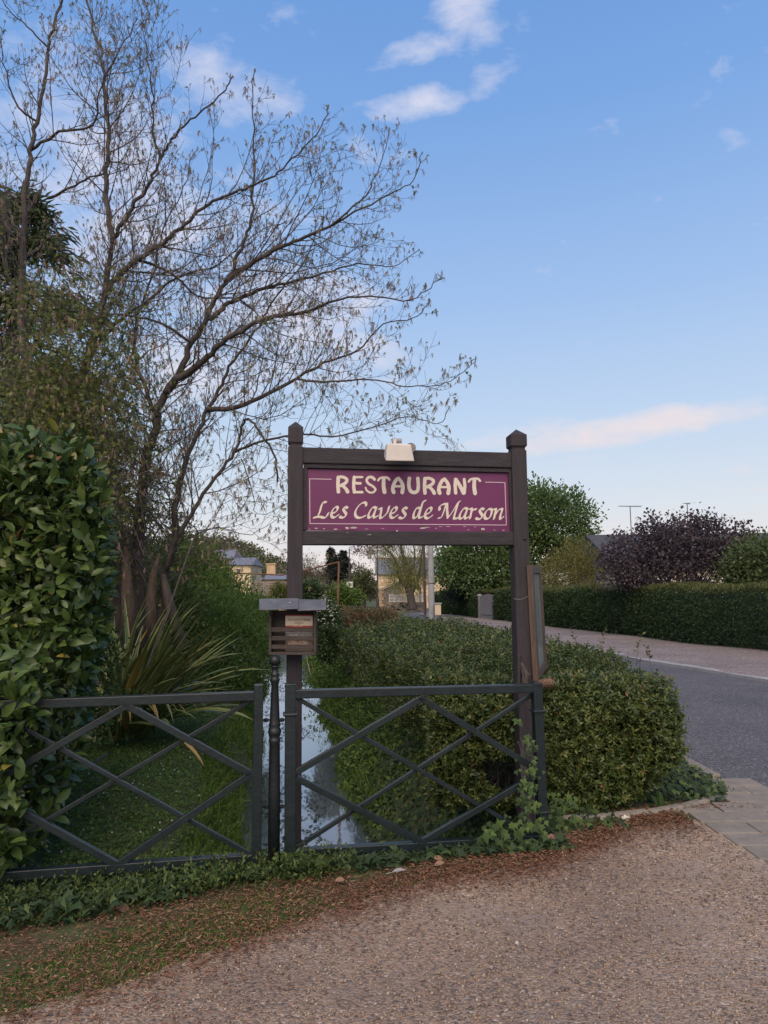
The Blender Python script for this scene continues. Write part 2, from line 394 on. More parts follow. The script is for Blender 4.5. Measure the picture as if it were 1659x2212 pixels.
def glass_mat():
    m, t, b = new_mat('dusty glass')
    b.inputs['Base Color'].default_value = (0.26, 0.31, 0.30, 1)
    b.inputs['Roughness'].default_value = 0.16
    b.inputs['Specular IOR Level'].default_value = 0.8
    tp = t.nodes.new('ShaderNodeBsdfTransparent')
    mx = t.nodes.new('ShaderNodeMixShader'); mx.inputs[0].default_value = 0.3
    t.links.new(b.outputs[0], mx.inputs[1]); t.links.new(tp.outputs[0], mx.inputs[2])
    t.links.new(mx.outputs[0], t.nodes['Material Output'].inputs[0])
    return m
M['glass'] = glass_mat()
def ground_mat():
    m, t, b = new_mat('earth and moss')
    v = coords(t, 1.0)
    n = t.nodes.new('ShaderNodeTexNoise'); n.inputs['Scale'].default_value = 2.4; n.inputs['Detail'].default_value = 9; n.inputs['Roughness'].default_value = 0.7
    t.links.new(v, n.inputs['Vector'])
    r = t.nodes.new('ShaderNodeValToRGB')
    setramp(r, [(0.35, (0.042, 0.070, 0.018)), (0.52, (0.062, 0.075, 0.026)), (0.64, (0.085, 0.066, 0.036)), (0.8, (0.13, 0.085, 0.055))])
    t.links.new(n.outputs[0], r.inputs[0]); t.links.new(r.outputs[0], b.inputs['Base Color'])
    b.inputs['Roughness'].default_value = 0.95
    n2 = t.nodes.new('ShaderNodeTexNoise'); n2.inputs['Scale'].default_value = 45; n2.inputs['Detail'].default_value = 6
    t.links.new(v, n2.inputs['Vector'])
    bp = t.nodes.new('ShaderNodeBump'); bp.inputs['Strength'].default_value = 0.8; bp.inputs['Distance'].default_value = 0.02
    t.links.new(n2.outputs[0], bp.inputs['Height']); t.links.new(bp.outputs[0], b.inputs['Normal'])
    return m
M['ground'] = ground_mat()

# ------------------------------------------------------------------ object helpers
def tag(o, label=None, cat=None, group=None, kind=None):
    if label: o['label'] = label
    if cat: o['category'] = cat
    if group: o['group'] = group
    if kind: o['kind'] = kind
    return o
def thing(name, label, cat, loc=(0, 0, 0), group=None):
    o = bpy.data.objects.new(name, None)
    o.empty_display_size = 0.2
    COL.objects.link(o)
    o.location = loc
    return tag(o, label, cat, group)
def wpos(o):
    v = Vector(o.location)
    p = o.parent
    while p is not None:
        v += Vector(p.location)
        p = p.parent
    return v
def adopt(o, parent):
    if parent is not None:
        o.parent = parent
        root = parent
        while root.parent is not None:
            root = root.parent
        if parent.parent is None:
            o.matrix_parent_inverse = Matrix.Translation(-Vector(parent.location))
        # below a part the chain already cancels the root's offset
def mk(name, V, F, mat, parent=None, attrs=None, smooth=False, link=True):
    V = np.asarray(V, dtype=np.float32).reshape(-1, 3)
    F = np.asarray(F, dtype=np.int32)
    me = bpy.data.meshes.new(name)
    k = F.shape[1]
    me.vertices.add(len(V)); me.vertices.foreach_set('co', V.ravel())
    me.loops.add(F.size); me.loops.foreach_set('vertex_index', F.ravel())
    me.polygons.add(len(F)); me.polygons.foreach_set('loop_start', np.arange(0, F.size, k, dtype=np.int32))
    if smooth:
        me.polygons.foreach_set('use_smooth', np.ones(len(F), dtype=bool))
    me.update(calc_edges=True)
    for an, av in (attrs or {}).items():
        a = me.attributes.new(an, 'FLOAT', 'POINT')
        a.data.foreach_set('value', np.asarray(av, dtype=np.float32))
    me.materials.append(mat if not isinstance(mat, str) else M[mat])
    if not link:
        return me
    o = bpy.data.objects.new(name, me)
    COL.objects.link(o)
    adopt(o, parent)
    return o

class MB:
    def __init__(s):
        s.v, s.f = [], []
    def add(s, vs, fs):
        b = len(s.v)
        s.v += [tuple(v) for v in vs]
        s.f += [tuple(i + b for i in f) for f in fs]
        return s
    def hexa(s, c):     # 8 corners: bottom ring then top ring
        return s.add(c, [(3, 2, 1, 0), (4, 5, 6, 7), (0, 1, 5, 4), (1, 2, 6, 5), (2, 3, 7, 6), (3, 0, 4, 7)])
    def box(s, c, size, rz=0.0):
        c = Vector(c); m = Matrix.Rotation(rz, 3, 'Z')
        x, y, z = [q / 2 for q in size]
        return s.hexa([c + m @ Vector(q) for q in ((-x, -y, -z), (x, -y, -z), (x, y, -z), (-x, y, -z), (-x, -y, z), (x, -y, z), (x, y, z), (-x, y, z))])
    def bar(s, a, b, w, d, nrm):   # w across in the plane, d along nrm
        a, b, n = Vector(a), Vector(b), Vector(nrm).normalized()
        t = (b - a).normalized()
        u = n.cross(t).normalized() * (w / 2)
        n = t.cross(u).normalized() * (d / 2)
        return s.hexa([a - u - n, a + u - n, a + u + n, a - u + n, b - u - n, b + u - n, b + u + n, b - u + n])
    def tube(s, pts, rad, k=6, cap=True):
        pts = [Vector(p) for p in pts]
        n = len(pts)
        rad = [rad] * n if isinstance(rad, (int, float)) else rad
        ref = None
        base = len(s.v)
        for i, p in enumerate(pts):
            t = (pts[min(i + 1, n - 1)] - pts[max(i - 1, 0)])
            t = t.normalized() if t.length > 1e-9 else Vector((0, 0, 1))
            if ref is None:
                ref = t.orthogonal().normalized()
            ref = (ref - t * ref.dot(t))
            ref = ref.normalized() if ref.length > 1e-6 else t.orthogonal().normalized()
            b = t.cross(ref)
            for j in range(k):
                a = 2 * math.pi * j / k
                s.v.append(tuple(p + (ref * math.cos(a) + b * math.sin(a)) * rad[i]))
        for i in range(n - 1):
            for j in range(k):
                q = base + i * k + j; q2 = base + i * k + (j + 1) % k
                s.f.append((q, q2, q2 + k, q + k))
        if cap:
            s.f.append(tuple(base + j for j in range(k))[::-1])
            s.f.append(tuple(base + (n - 1) * k + j for j in range(k)))
        return s
    def lathe(s, c, prof, k=20):
        c = Vector(c); base = len(s.v)
        for r, z in prof:
            for j in range(k):
                a = 2 * math.pi * j / k
                s.v.append((c.x + r * math.cos(a), c.y + r * math.sin(a), z))
        for i in range(len(prof) - 1):
            for j in range(k):
                q = base + i * k + j; q2 = base + i * k + (j + 1) % k
                s.f.append((q, q2, q2 + k, q + k))
        s.f.append(tuple(base + j for j in range(k))[::-1])
        s.f.append(tuple(base + (len(prof) - 1) * k + j for j in range(k)))
        return s
    def build(s, name, mat, parent=None, bevel=0.0, smooth=False, seg=2):
        me = bpy.data.meshes.new(name)
        me.from_pydata(s.v, [], s.f)
        if smooth:
            me.polygons.foreach_set('use_smooth', np.ones(len(me.polygons), dtype=bool))
        me.update()
        me.materials.append(M[mat] if isinstance(mat, str) else mat)
        o = bpy.data.objects.new(name, me)
        COL.objects.link(o)
        adopt(o, parent)
        if bevel:
            b = o.modifiers.new('edge', 'BEVEL'); b.width = bevel; b.segments = seg; b.limit_method = 'ANGLE'; b.angle_limit = R(40)
        return o
def sheet(name, pts, z, mat, kind=None):
    vs = [(p[0], p[1], z if z is not None else p[2]) for p in pts]
    o = MB().add(vs, [tuple(range(len(vs)))]).build(name, mat)
    if kind: o['kind'] = kind
    return o

# leaf shapes: x along the leaf, y across, z out of the leaf
T_RH = np.array([(0, 0, 0), (.45, -.5, .08), (1, 0, -.06), (.45, .5, .08)], float); F_RH = np.array([(0, 1, 2), (0, 2, 3)])
T_OV = np.array([(0, 0, 0), (.28, 0, -.01), (.62, 0, -.03), (1, 0, -.13), (.28, .40, .06), (.62, .43, .05), (.28, -.40, .06), (.62, -.43, .05), (.88, .20, -.05), (.88, -.20, -.05)], float)
F_OV = np.array([(0, 1, 4), (1, 5, 4), (1, 2, 5), (2, 8, 5), (2, 3, 8), (0, 6, 1), (1, 6, 7), (1, 7, 2), (2, 7, 9), (2, 9, 3)])
T_IV = np.array([(0.30, 0, .03), (0, 0, 0), (-.06, .30, -.03), (.12, .24, 0), (.26, .52, -.06), (.44, .22, .0), (1, 0, -.10), (.44, -.22, 0), (.26, -.52, -.06), (.12, -.24, 0), (-.06, -.30, -.03)], float)
F_IV = np.array([(0, i, i + 1) for i in range(1, 10)] + [(0, 10, 1)])[:, ::-1]
T_BL = np.array([(0, -.5, 0), (0, .5, 0), (.5, .36, .02), (.5, -.36, .02), (1, 0, -.14)], float); F_BL = np.array([(0, 1, 2), (0, 2, 3), (3, 2, 4)])
T_TS = np.concatenate([np.array([(0, -.08, 0), (0, .08, 0), (.55, .10 + o, q), (1 - abs(o) * .4, o * 1.2, q * 1.4), (.55, -.10 + o, q)]) for o, q in ((0, .1), (.32, -.1), (-.32, 0.05), (.12, .28), (-.14, -.26))])
F_TS = np.concatenate([np.array([(0, 1, 2), (0, 2, 4), (4, 2, 3)]) + 5 * i for i in range(5)])
def _maple():
    v, f = [], []
    for a, l in ((0, 1.0), (.9, .8), (-.9, .8), (1.9, .45), (-1.9, .45)):
        b = len(v)
        c, s_ = math.cos(a), math.sin(a)
        for px, py in ((0, 0), (.5, -.19), (1, 0), (.5, .19)):
            v.append((l * (px * c - py * s_), l * (px * s_ + py * c), -.18 * px * px + .03))
        f += [(b, b + 1, b + 2), (b, b + 2, b + 3)]
    return np.array(v, float), np.array(f)
T_MP, F_MP = _maple()
def unit(a):
    return a / np.maximum(np.linalg.norm(a, axis=-1, keepdims=True), 1e-9)
def rdir(n):
    return unit(rng.normal(size=(n, 3)))
def leaves(T, F, pos, d, nrm, L, W, rnd=None):
    pos, d = np.asarray(pos, float), unit(np.asarray(d, float))
    n = len(pos)
    L = np.broadcast_to(np.asarray(L, float), (n,)); W = np.broadcast_to(np.asarray(W, float), (n,))
    nrm = np.asarray(nrm, float)
    b = unit(np.cross(nrm, d)); nn = np.cross(d, b)
    V = pos[:, None] + T[None, :, 0:1] * (L[:, None, None] * d[:, None]) + T[None, :, 1:2] * (W[:, None, None] * b[:, None]) + T[None, :, 2:3] * (L[:, None, None] * nn[:, None])
    FF = (F[None] + (np.arange(n) * len(T))[:, None, None]).reshape(-1, F.shape[1])
    rnd = rng.random(n) if rnd is None else rnd
    return V.reshape(-1, 3), FF, np.repeat(rnd, len(T))
def leafobj(name, mat, parent, T, F, pos, d, nrm, L, W, rnd=None, smooth=False):
    V, FF, r = leaves(T, F, pos, d, nrm, L, W, rnd)
    return mk(name, V, FF, mat, parent, {'rnd': r}, smooth)
_K = rng.normal(size=(14, 3)); _PH = rng.random(14) * 6.28
def lump(p, f=1.0):           # cheap smooth noise, about -1..1
    q = p @ (_K.T * f) + _PH
    return np.sin(q).mean(axis=1) * 2.2
def blob(ells, n, shell=0.35, rough=0.18, f=2.0):
    """points in the outer shell of a union of ellipsoids, with outward directions"""
    vol = np.array([e[1][0] * e[1][1] + e[1][1] * e[1][2] + e[1][0] * e[1][2] for e in ells]); vol = vol / vol.sum()
    pts, nr = [], []
    for (c, r), w in zip(ells, vol):
        k = int(n * w * 1.5) + 4
        u = rdir(k); c, r = np.array(c), np.array(r)
        s = (1 - shell * rng.random(k) ** 1.6) * (1 + rough * lump(c + u * r, f / max(r.mean(), .3) * 1.3))
        p = c + u * r * s[:, None]
        keep = np.ones(k, bool)
        for c2, r2 in ells:
            if c2 is (c): continue
            q = (((p - np.array(c2)) / np.array(r2)) ** 2).sum(1)
            keep &= (q > 0.45) | (np.allclose(c, c2))
        pts.append(p[keep]); nr.append(unit(u / r)[keep])
    return np.concatenate(pts), np.concatenate(nr)
def clumps(p, nr, per, spread, jitter=0.7):
    n = len(p)
    q = np.repeat(p, per, 0) + rng.normal(size=(n * per, 3)) * spread
    return q, unit(np.repeat(nr, per, 0) + rng.normal(size=(n * per, 3)) * jitter)
def up(n, k=1.0):
    a = np.zeros((n, 3)); a[:, 2] = k
    return a

# ------------------------------------------------------------------ ground, stream, forecourt
WZ = -0.75
def xr(Y): return -0.39 - 0.137 * (Y - 6.38) + 0.05 * np.sin(Y * 1.3) + 0.03 * np.sin(Y * 3.7 + 1)
def xl(Y): return -1.17 - 0.153 * (Y - 6.8) + 0.08 * np.sin(Y * 1.1 + 2)
def sm(a, b, x):
    t = np.clip((x - a) / (b - a), 0, 1)
    return t * t * (3 - 2 * t)
def Hgt(X, Y):
    X, Y = np.asarray(X, float), np.asarray(Y, float)
    z = 0.045 * np.clip(X, -1.2, 1.2) - 0.45 * sm(24, 70, Y) + 0.02 * np.sin(X * 1.7) * np.sin(Y * 1.3)
    lawn = -0.06 * sm(4.3, 6, Y) * sm(0.4, -1.5, X)
    z = z + lawn
    # stream bed between its two banks
    inn = sm(4.42, 4.62, Y) * sm(60, 40, Y)
    dr = X - xr(Y); dl = xl(Y) - X
    cut = np.where(dr > 0, sm(1.25, 0.0, dr) ** 0.85, np.where(dl > 0, sm(0.75, 0.0, dl), 1.0))
    return z * (1 - inn * cut) + (WZ - 0.11) * inn * cut + 0.0
xs = np.unique(np.concatenate([np.linspace(-160, -12, 26), np.linspace(-12, -5, 24), np.linspace(-5, 2.6, 190), np.linspace(2.6, 10, 20), np.linspace(10, 160, 26)]))
ys = np.unique(np.concatenate([np.linspace(-30, 3.6, 24), np.linspace(3.6, 5.2, 40), np.linspace(5.2, 12, 120), np.linspace(12, 30, 150), np.linspace(30, 220, 40), np.linspace(220, 400, 6)]))
XX, YY = np.meshgrid(xs, ys)
ZZ = Hgt(XX, YY)
nxg, nyg = len(xs), len(ys)
idx = np.arange(nxg * nyg).reshape(nyg, nxg)
FQ = np.stack([idx[:-1, :-1], idx[:-1, 1:], idx[1:, 1:], idx[1:, :-1]], -1).reshape(-1, 4)
tag(mk('ground', np.stack([XX, YY, ZZ], -1).reshape(-1, 3), FQ, 'ground', smooth=True), kind='structure')
# water
yw = np.linspace(4.4, 34, 60)
V = []
for y in yw:
    V += [(xl(y) - 0.25, y, WZ), (xr(y) + 0.25, y, WZ)]
Fw = [(2 * i, 2 * i + 1, 2 * i + 3, 2 * i + 2) for i in range(len(yw) - 1)]
tag(mk('stream', V, Fw, 'water'), kind='structure')

# gravel forecourt: a sheet 6 mm over the ground with a ragged edge along the litter strip
def edge_y(X):      # where the gravel gives out
    X = np.asarray(X, float)
    return np.interp(X, [-6, -1.55, -1.05, -0.55, -0.2, 0.25, 0.7, 1.1, 1.6, 2.1, 3], [2.35, 2.85, 3.05, 3.45, 3.72, 3.95, 4.10, 4.28, 4.62, 4.80, 4.85]) + 0.03 * np.sin(X * 5 + .6) + 0.012 * np.sin(X * 13)
gx = np.linspace(-14, 2.55, 220)
V, F = [], []
gk = 26
for i, x in enumerate(gx):
    e = float(edge_y(x))
    for j in range(gk):
        y = -16 + (e + 16) * (1 - (1 - j / (gk - 1)) ** 2.2)
        V.append((x, y, float(Hgt(x, y)) + 0.006))
for i in range(len(gx) - 1):
    for j in range(gk - 1):
        a = i * gk + j
        F.append((a, a + gk, a + gk + 1, a + 1))
tag(mk('gravel_forecourt', V, F, 'gravel', smooth=True), kind='structure')
# loose stones on top of it
n = 42000
X = rng.uniform(-3.2, 2.0, n); Yq = 1.15 + 3.9 * rng.random(n) ** 1.25
k = (Yq < edge_y(X) + rng.normal(size=n) * 0.10) & (np.abs(X) < 0.62 * Yq + 0.35)
X, Yq = X[k], Yq[k]
n = len(X)
OCT = np.array([(1, 0, 0), (0, 1, 0), (-1, 0, 0), (0, -1, 0), (0, 0, .8), (0, 0, -.6)], float)
OF = np.array([(0, 1, 4), (1, 2, 4), (2, 3, 4), (3, 0, 4), (1, 0, 5), (2, 1, 5), (3, 2, 5), (0, 3, 5)])
sz = rng.uniform(0.0035, 0.0085, n) * (1 + (rng.random(n) > .985) * .8)
pos = np.stack([X, Yq, Hgt(X, Yq) + 0.006 + sz * 0.35], -1)
V, FF, r_ = leaves(OCT, OF, pos, rdir(n) * (1, 1, .2), up(n) + rng.normal(size=(n, 3)) * .3, sz, sz * rng.uniform(.6, 1, n))
tag(mk('loose_gravel', V, FF, 'gravelbit', None, {'rnd': r_}), 'small tan and grey stones lying loose over the forecourt', 'gravel', kind='stuff')

# road, verge, kerbs
near_k = [G(1659 + 260, 1850, 0.0), G(1659, 1742), G(1570, 1702), G(1506, 1670), G(1428, 1622)]
near_k = [Vector((v.x, v.y, 0)) for v in near_k]
near_k += [Vector((2.55, 8.5, 0)), Vector((2.15, 12.6, 0)), Vector((1.45, 17.5, 0)), Vector((0.4, 24, 0)), Vector((-1.6, 34, -.12)), Vector((-4.2, 46, -.28)), Vector((-7, 60, -.42))]
far_k = [Vector((11.5, -9, 0)), Vector((8.6, 2, 0)), G(1659, 1483), G(1500, 1456), G(1370, 1434)]
far_k = [Vector((v.x, v.y, 0)) for v in far_k]
far_k += [Vector((4.3, 18, 0)), Vector((3.2, 24, 0)), Vector((2.4, 34, -.12)), Vector((2.2, 46, -.28)), Vector((5, 60, -.42))]
def resample(pl, n):
    d = [0]
    for a, b in zip(pl, pl[1:]): d.append(d[-1] + (b - a).length)
    out_ = []
    for i in range(n):
        t = d[-1] * i / (n - 1)
        j = max(0, min(len(pl) - 2, next((q for q in range(len(d) - 1) if d[q + 1] >= t), len(pl) - 2)))
        f = (t - d[j]) / max(1e-6, d[j + 1] - d[j])
        out_.append(pl[j].lerp(pl[j + 1], f))
    return out_
near_k = [Vector((6.2, -9, 0)), Vector((3.6, 1.5, 0))] + near_k
A_, B_ = resample(near_k, 240), resample(far_k, 240)
V = []
for a, b in zip(A_, B_):
    for q in range(7):
        p = a.lerp(b, q / 6)
        V.append((p.x, p.y, float(Hgt(p.x, p.y)) + 0.012))
F = [(i * 7 + q, i * 7 + q + 1, (i + 1) * 7 + q + 1, (i + 1) * 7 + q) for i in range(239) for q in range(6)]
tag(mk('road', V, F, 'asphalt'), kind='structure')
# verge on the far side, up to the clipped hedge
hb = [Vector((13.5, -9, 0)), Vector((10.4, 4, 0)), G(1659, 1421), G(1400, 1388), G(1180, 1359), G(1060, 1344)]
hb = [Vector((v.x, v.y, 0)) for v in hb] + [Vector((4.3, 44, -.28)), Vector((6.5, 60, -.42))]
C_ = resample(hb, 240)
V, F = [], []
for a, b in zip(B_, C_):
    d = (b - a).normalized()
    for q in (0, 0.28, 0.5, 1.0):
        p = a + d * q * 1 if q < 1 else b + d * 0.5
        V.append((p.x, p.y, float(Hgt(p.x, p.y)) + (0.055 if q == 0 else 0.075)))
F = [(i * 4 + q, i * 4 + q + 1, (i + 1) * 4 + q + 1, (i + 1) * 4 + q) for i in range(239) for q in range(3)]
tag(mk('verge', V, F, 'verge'), kind='structure')
def kerb_line(name, pl, step, w, h, side, i0, i1, dz=0.0, mat='kerb'):
    root = None
    line = resample(pl, 400)
    tot = sum((b - a).length for a, b in zip(pl, pl[1:]))
    m = max(1, int(tot / step))
    root = bpy.data.objects.new(name, None); COL.objects.link(root); root['kind'] = 'structure'
    for i in range(m):
        a = line[int(i * 399 / m)]; b = line[int((i + 1) * 399 / m)]
        if a.y < i0 or a.y > i1: continue
        d = (b - a).normalized(); nn = Vector((-d.y, d.x, 0)) * side
        ofs = nn * (w / 2)
        a2, b2 = a + ofs + d * 0.004, b + ofs - d * 0.004
        hz = float(Hgt(a.x, a.y)) + h / 2 - 0.05 + dz + random.uniform(-.004, .004)
        a2.z = b2.z = hz
        MB().bar(a2, b2, w, h + 0.1, (0, 0, 1)).build('kerb_stone', mat, root, bevel=0.012)
    return root
kerb_line('kerb', near_k, 0.95, 0.13, 0.05, 1, 4.9, 22)
kerb_line('far_kerb', far_k, 1.0, 0.30, 0.07, -1, -5, 34, mat='concrete')

# paved crossing between forecourt and road
pav = bpy.data.objects.new('pavement', None); COL.objects.link(pav); pav['kind'] = 'structure'
rows = np.arange(2.6, 5.5, 0.205)
for r_i, y0 in enumerate(rows):
    x0 = 1.962 + 0.08 * (4.8 - y0) if y0 < 4.9 else 2.36
    xa = x0
    first = True
    while xa < 4.4:
        ln = 0.26 if (first and r_i % 2) else 0.52
        first = False
        y1 = y0 + 0.20
        xe = min(xa + ln - 0.008, 4.4)
        # clip to the road edge
        lim = np.interp((y0 + y1) / 2, [1.5, 3.9, 4.95, 5.3], [3.6, 3.03, 2.84, 2.80])
        if xa > lim - 0.05: break
        xe = min(xe, lim)
        z = 0.068 + random.uniform(-.003, .003)
        MB().box(((xa + xe) / 2, (y0 + y1) / 2, z - 0.03), (xe - xa, y1 - y0 - 0.008, 0.07), random.uniform(-.004, .004)).build('paving_slab', 'slab', pav, bevel=0.006)
        xa += ln
# low edging stones between the hedge bed and the gravel
for i, (xa, ya, xb, yb) in enumerate([(1290, 1769, 1400, 1756), (1403, 1757, 1474, 1745), (1476, 1745, 1558, 1722), (1215, 1772, 1286, 1768)]):
    a, b = G(xa, ya, .06), G(xb, yb, .06)
    a.z = b.z = 0.02
    o = MB().bar(a, b, 0.075, 0.13, (0, 0, 1)).build('edging_stone', 'kerb', None, bevel=0.02)
    tag(o, ['grey edging stone half sunk beside the white petals', 'grey edging stone in rusty litter at the bed front', 'rounded edging stone touching the paved crossing', 'mossy edging stone nearest the ivy clad fence post'][i], 'edging stone', 'edging stones along the hedge bed')

# ------------------------------------------------------------------ fence, bollard
NB = (0, -1, 0)
def fence_panel(label, post_px, yl, yr, xl_, xr_, bars, rails, posts, collars):
    e0, e1 = P(xl_, 1600, yl), P(xr_, 1600, yr)
    pn = Vector((e1.y - e0.y, e0.x - e1.x, 0))
    def Q(x, y, off=0.0):       # where the sight line meets the panel's upright plane
        d = ray(x, y)
        return EYE + d * ((e0 - EYE).dot(pn) / d.dot(pn)) + Vector((0, off, 0))
    base = Q(*post_px); base.z = 0
    t = thing('fence_panel', label, 'fence', base, 'green diamond lattice fence panels')
    along = (Q(xr_, 1600) - Q(xl_, 1600)); along.z = 0
    nrm = Vector((along.y, -along.x, 0)).normalized()
    for (xa, ya, xb, yb, w) in posts:
        a, b = Q(xa, ya), Q(xb, yb)
        ps = MB().bar(b, a, w, w, nrm).build('post', 'fence', t, bevel=0.004)
    for (cx, cy, w) in collars:
        c = Q(cx, cy)
        MB().box(c, (w + .022, w + .022, .016), math.atan2(along.y, along.x)).build('collar', 'fence', t, bevel=0.005)
    for (xa, ya, xb, yb, w) in rails:
        MB().bar(Q(xa, ya), Q(xb, yb), w, 0.052, nrm).build('rail', 'fence', t, bevel=0.004)
    for (xa, ya, xb, yb, w, off, d) in bars:
        MB().bar(Q(xa, ya, off), Q(xb, yb, off), w, d, nrm).build('lattice_bar', 'fence', t, bevel=0.003)
    return t
fence_panel('dark green lattice fence panel carrying climbing ivy on one post', (1168, 1783), 4.20, 4.45, 626, 1166,
    [(640, 1508, 1158, 1812, .025, .012, .022), (640, 1835, 1158, 1498, .025, .036, .022), (640, 1667, 915, 1505, .036, -.012, .028), (905, 1505, 1160, 1662, .036, -.012, .028), (640, 1679, 918, 1820, .036, -.012, .028), (905, 1820, 1160, 1672, .036, -.012, .028)],
    [(636, 1499, 1156, 1486, .049), (636, 1843, 1166, 1811, .050)],
    [(627.5, 1476, 626, 1875, .062), (1158.5, 1474, 1172, 1800, .058)],
    [(627, 1542, .062), (1162, 1535, .058), (1170.5, 1752, .058)])
fence_panel('dark green lattice fence panel running into the laurel', (555, 1868), 3.86, 4.14, -25, 555,
    [(-14, 1538, 545, 1850, .025, .012, .022), (-14, 1840, 545, 1512, .025, .036, .022), (-14, 1690, 282, 1520, .037, -.012, .028), (270, 1520, 546, 1673, .037, -.012, .028), (-14, 1715, 262, 1870, .037, -.012, .028), (250, 1870, 546, 1668, .037, -.012, .028)],
    [(-20, 1523, 549, 1503, .050), (-20, 1893, 546, 1853, .050)],
    [(559, 1478, 553, 1885, .052), (-25, 1500, -30, 1920, .052)], [])
bY = 4.17
def bz(y): return P(594, y, bY).z
c0, c1 = P(596, 1428, bY), P(590.5, 1863, bY)
bt = thing('bollard', 'slender dark cast iron bollard with ball top between the fence panels', 'bollard', (c0.x, bY, 0))
prof = [(.034, -0.15), (.033, bz(1700)), (.0305, bz(1604)), (.033, bz(1601)), (.033, bz(1596)), (.027, bz(1594)), (.034, bz(1587)), (.0385, bz(1581)), (.034, bz(1574)), (.029, bz(1571)), (.034, bz(1566)), (.031, bz(1561)), (.029, bz(1556)),
        (.020, bz(1478)), (.026, bz(1473)), (.029, bz(1468)), (.026, bz(1464)), (.021, bz(1462)), (.027, bz(1458)), (.027, bz(1455)), (.018, bz(1452)), (.0165, bz(1444)), (.023, bz(1441)), (.026, bz(1439)), (.018, bz(1437))]
MB().lathe((c0.x - .005, bY, 0), prof, 24).build('shaft', 'bollard', bt, smooth=True)
zc, rb = bz(1427), .0325
MB().lathe((c0.x - .005, bY, 0), [(rb * math.sin(a), zc - rb * math.cos(a)) for a in np.linspace(.25, 3.12, 14)], 24).build('ball_top', 'bollard', bt, smooth=True)
for y in (1555, 1742):
    z = bz(y + 0)
    a, b = P(567, y, bY), P(617, y, bY)
    MB().bar((a.x, bY, z), (b.x, bY, z), .010, .010, NB).build('clamp_bolt', 'bollard', bt)
    for xx in (575, 609):
        p = P(xx, y, bY)
        MB().lathe((p.x, bY, 0), [(.004, z - .012), (.012, z - .010), (.013, z), (.012, z + .008), (.004, z + .010)], 8).build('clamp_nut', 'bollard', bt)

# ------------------------------------------------------------------ restaurant sign
SL, SR = 4.56, 4.78
def S(x, y):                     # where the sight line meets the sign's upright plane
    d = ray(x, y)
    return EYE + d * ((P(638, 1100, SL) - EYE).dot(sgn_n) / d.dot(sgn_n))
al = P(1120, 1100, SR) - P(638, 1100, SL); al.z = 0
sgn_n = Vector((al.y, -al.x, 0)).normalized()      # towards the viewer
if sgn_n.y > 0: sgn_n = -sgn_n
sb = P(638, 1830, SL); sb.z = 0
sign = thing('restaurant_sign', 'tall dark timber sign frame with purple lettered board', 'sign', sb)
axr = al.normalized()
def post(top_px, notch, bot_px, w, cw, lo):
    T, N, B = S(*top_px), S(*notch), S(*bot_px)
    B = B + (B - N) * 0.15
    h = T.z - N.z
    MB().bar(B, N - Vector((0, 0, .014)), w, w, sgn_n).build('post', 'timber', sign, bevel=0.006)
    # neck and pointed cap
    u, v = axr * (cw / 2), sgn_n * (cw / 2)
    def ring(c, k): return [c - u * k - v * k, c + u * k - v * k, c + u * k + v * k, c - u * k + v * k]
    c = N; Z = Vector((0, 0, 1))
    lv = [(c - Z * .016, .80), (c + Z * .002, .80), (c + Z * .014, 1.0), (c + Z * (h - .045), 1.0), (c + Z * h, .04)]
    vs = sum([ring(p, k) for p, k in lv], [])
    fs = [(3, 2, 1, 0), (16, 17, 18, 19)]
    for i in range(4):
        for j in range(4):
            a = i * 4 + j; b = i * 4 + (j + 1) % 4
            fs.append((a, b, b + 4, a + 4))
    MB().add(vs, fs).build('pointed_cap', 'timber', sign, bevel=0.003)
post((638.5, 911), (638.5, 962), (633, 1830), .097, .097, 0)
post((1115.5, 928), (1116, 970), (1139, 1800), .105, .112, 0)
MB().bar(S(652, 985), S(1106, 996), .104, .075, sgn_n).build('beam', 'timber_beam', sign, bevel=0.006)
MB().bar(S(648, 1162.5), S(1116, 1164), .090, .080, sgn_n).build('beam', 'timber_beam', sign, bevel=0.006)
for a, b in (((656, 1007), (1106, 1017.5)), ((658.5, 1012), (657.5, 1146)), ((1101, 1020), (1106, 1150))):
    MB().bar(S(*a), S(*b), .030, .050, sgn_n).build('moulding', 'timber_beam', sign, bevel=0.004)
def bil(u, v):      # zoom coordinates (u, v) measured on the board -> frame pixels
    return (1180 + u / 3.456) * 0.553, (1800 + v / 3.456) * 0.553
q = [S(*bil(40, 110)), S(*bil(2810, 172)), S(*bil(2830, 965)), S(*bil(36, 940))]
bd = sgn_n
pan = MB().hexa([p - bd * .014 for p in (q[3], q[2], q[1], q[0])] + [p + bd * .006 for p in (q[3], q[2], q[1], q[0])]).build('sign_board', 'purple', sign)

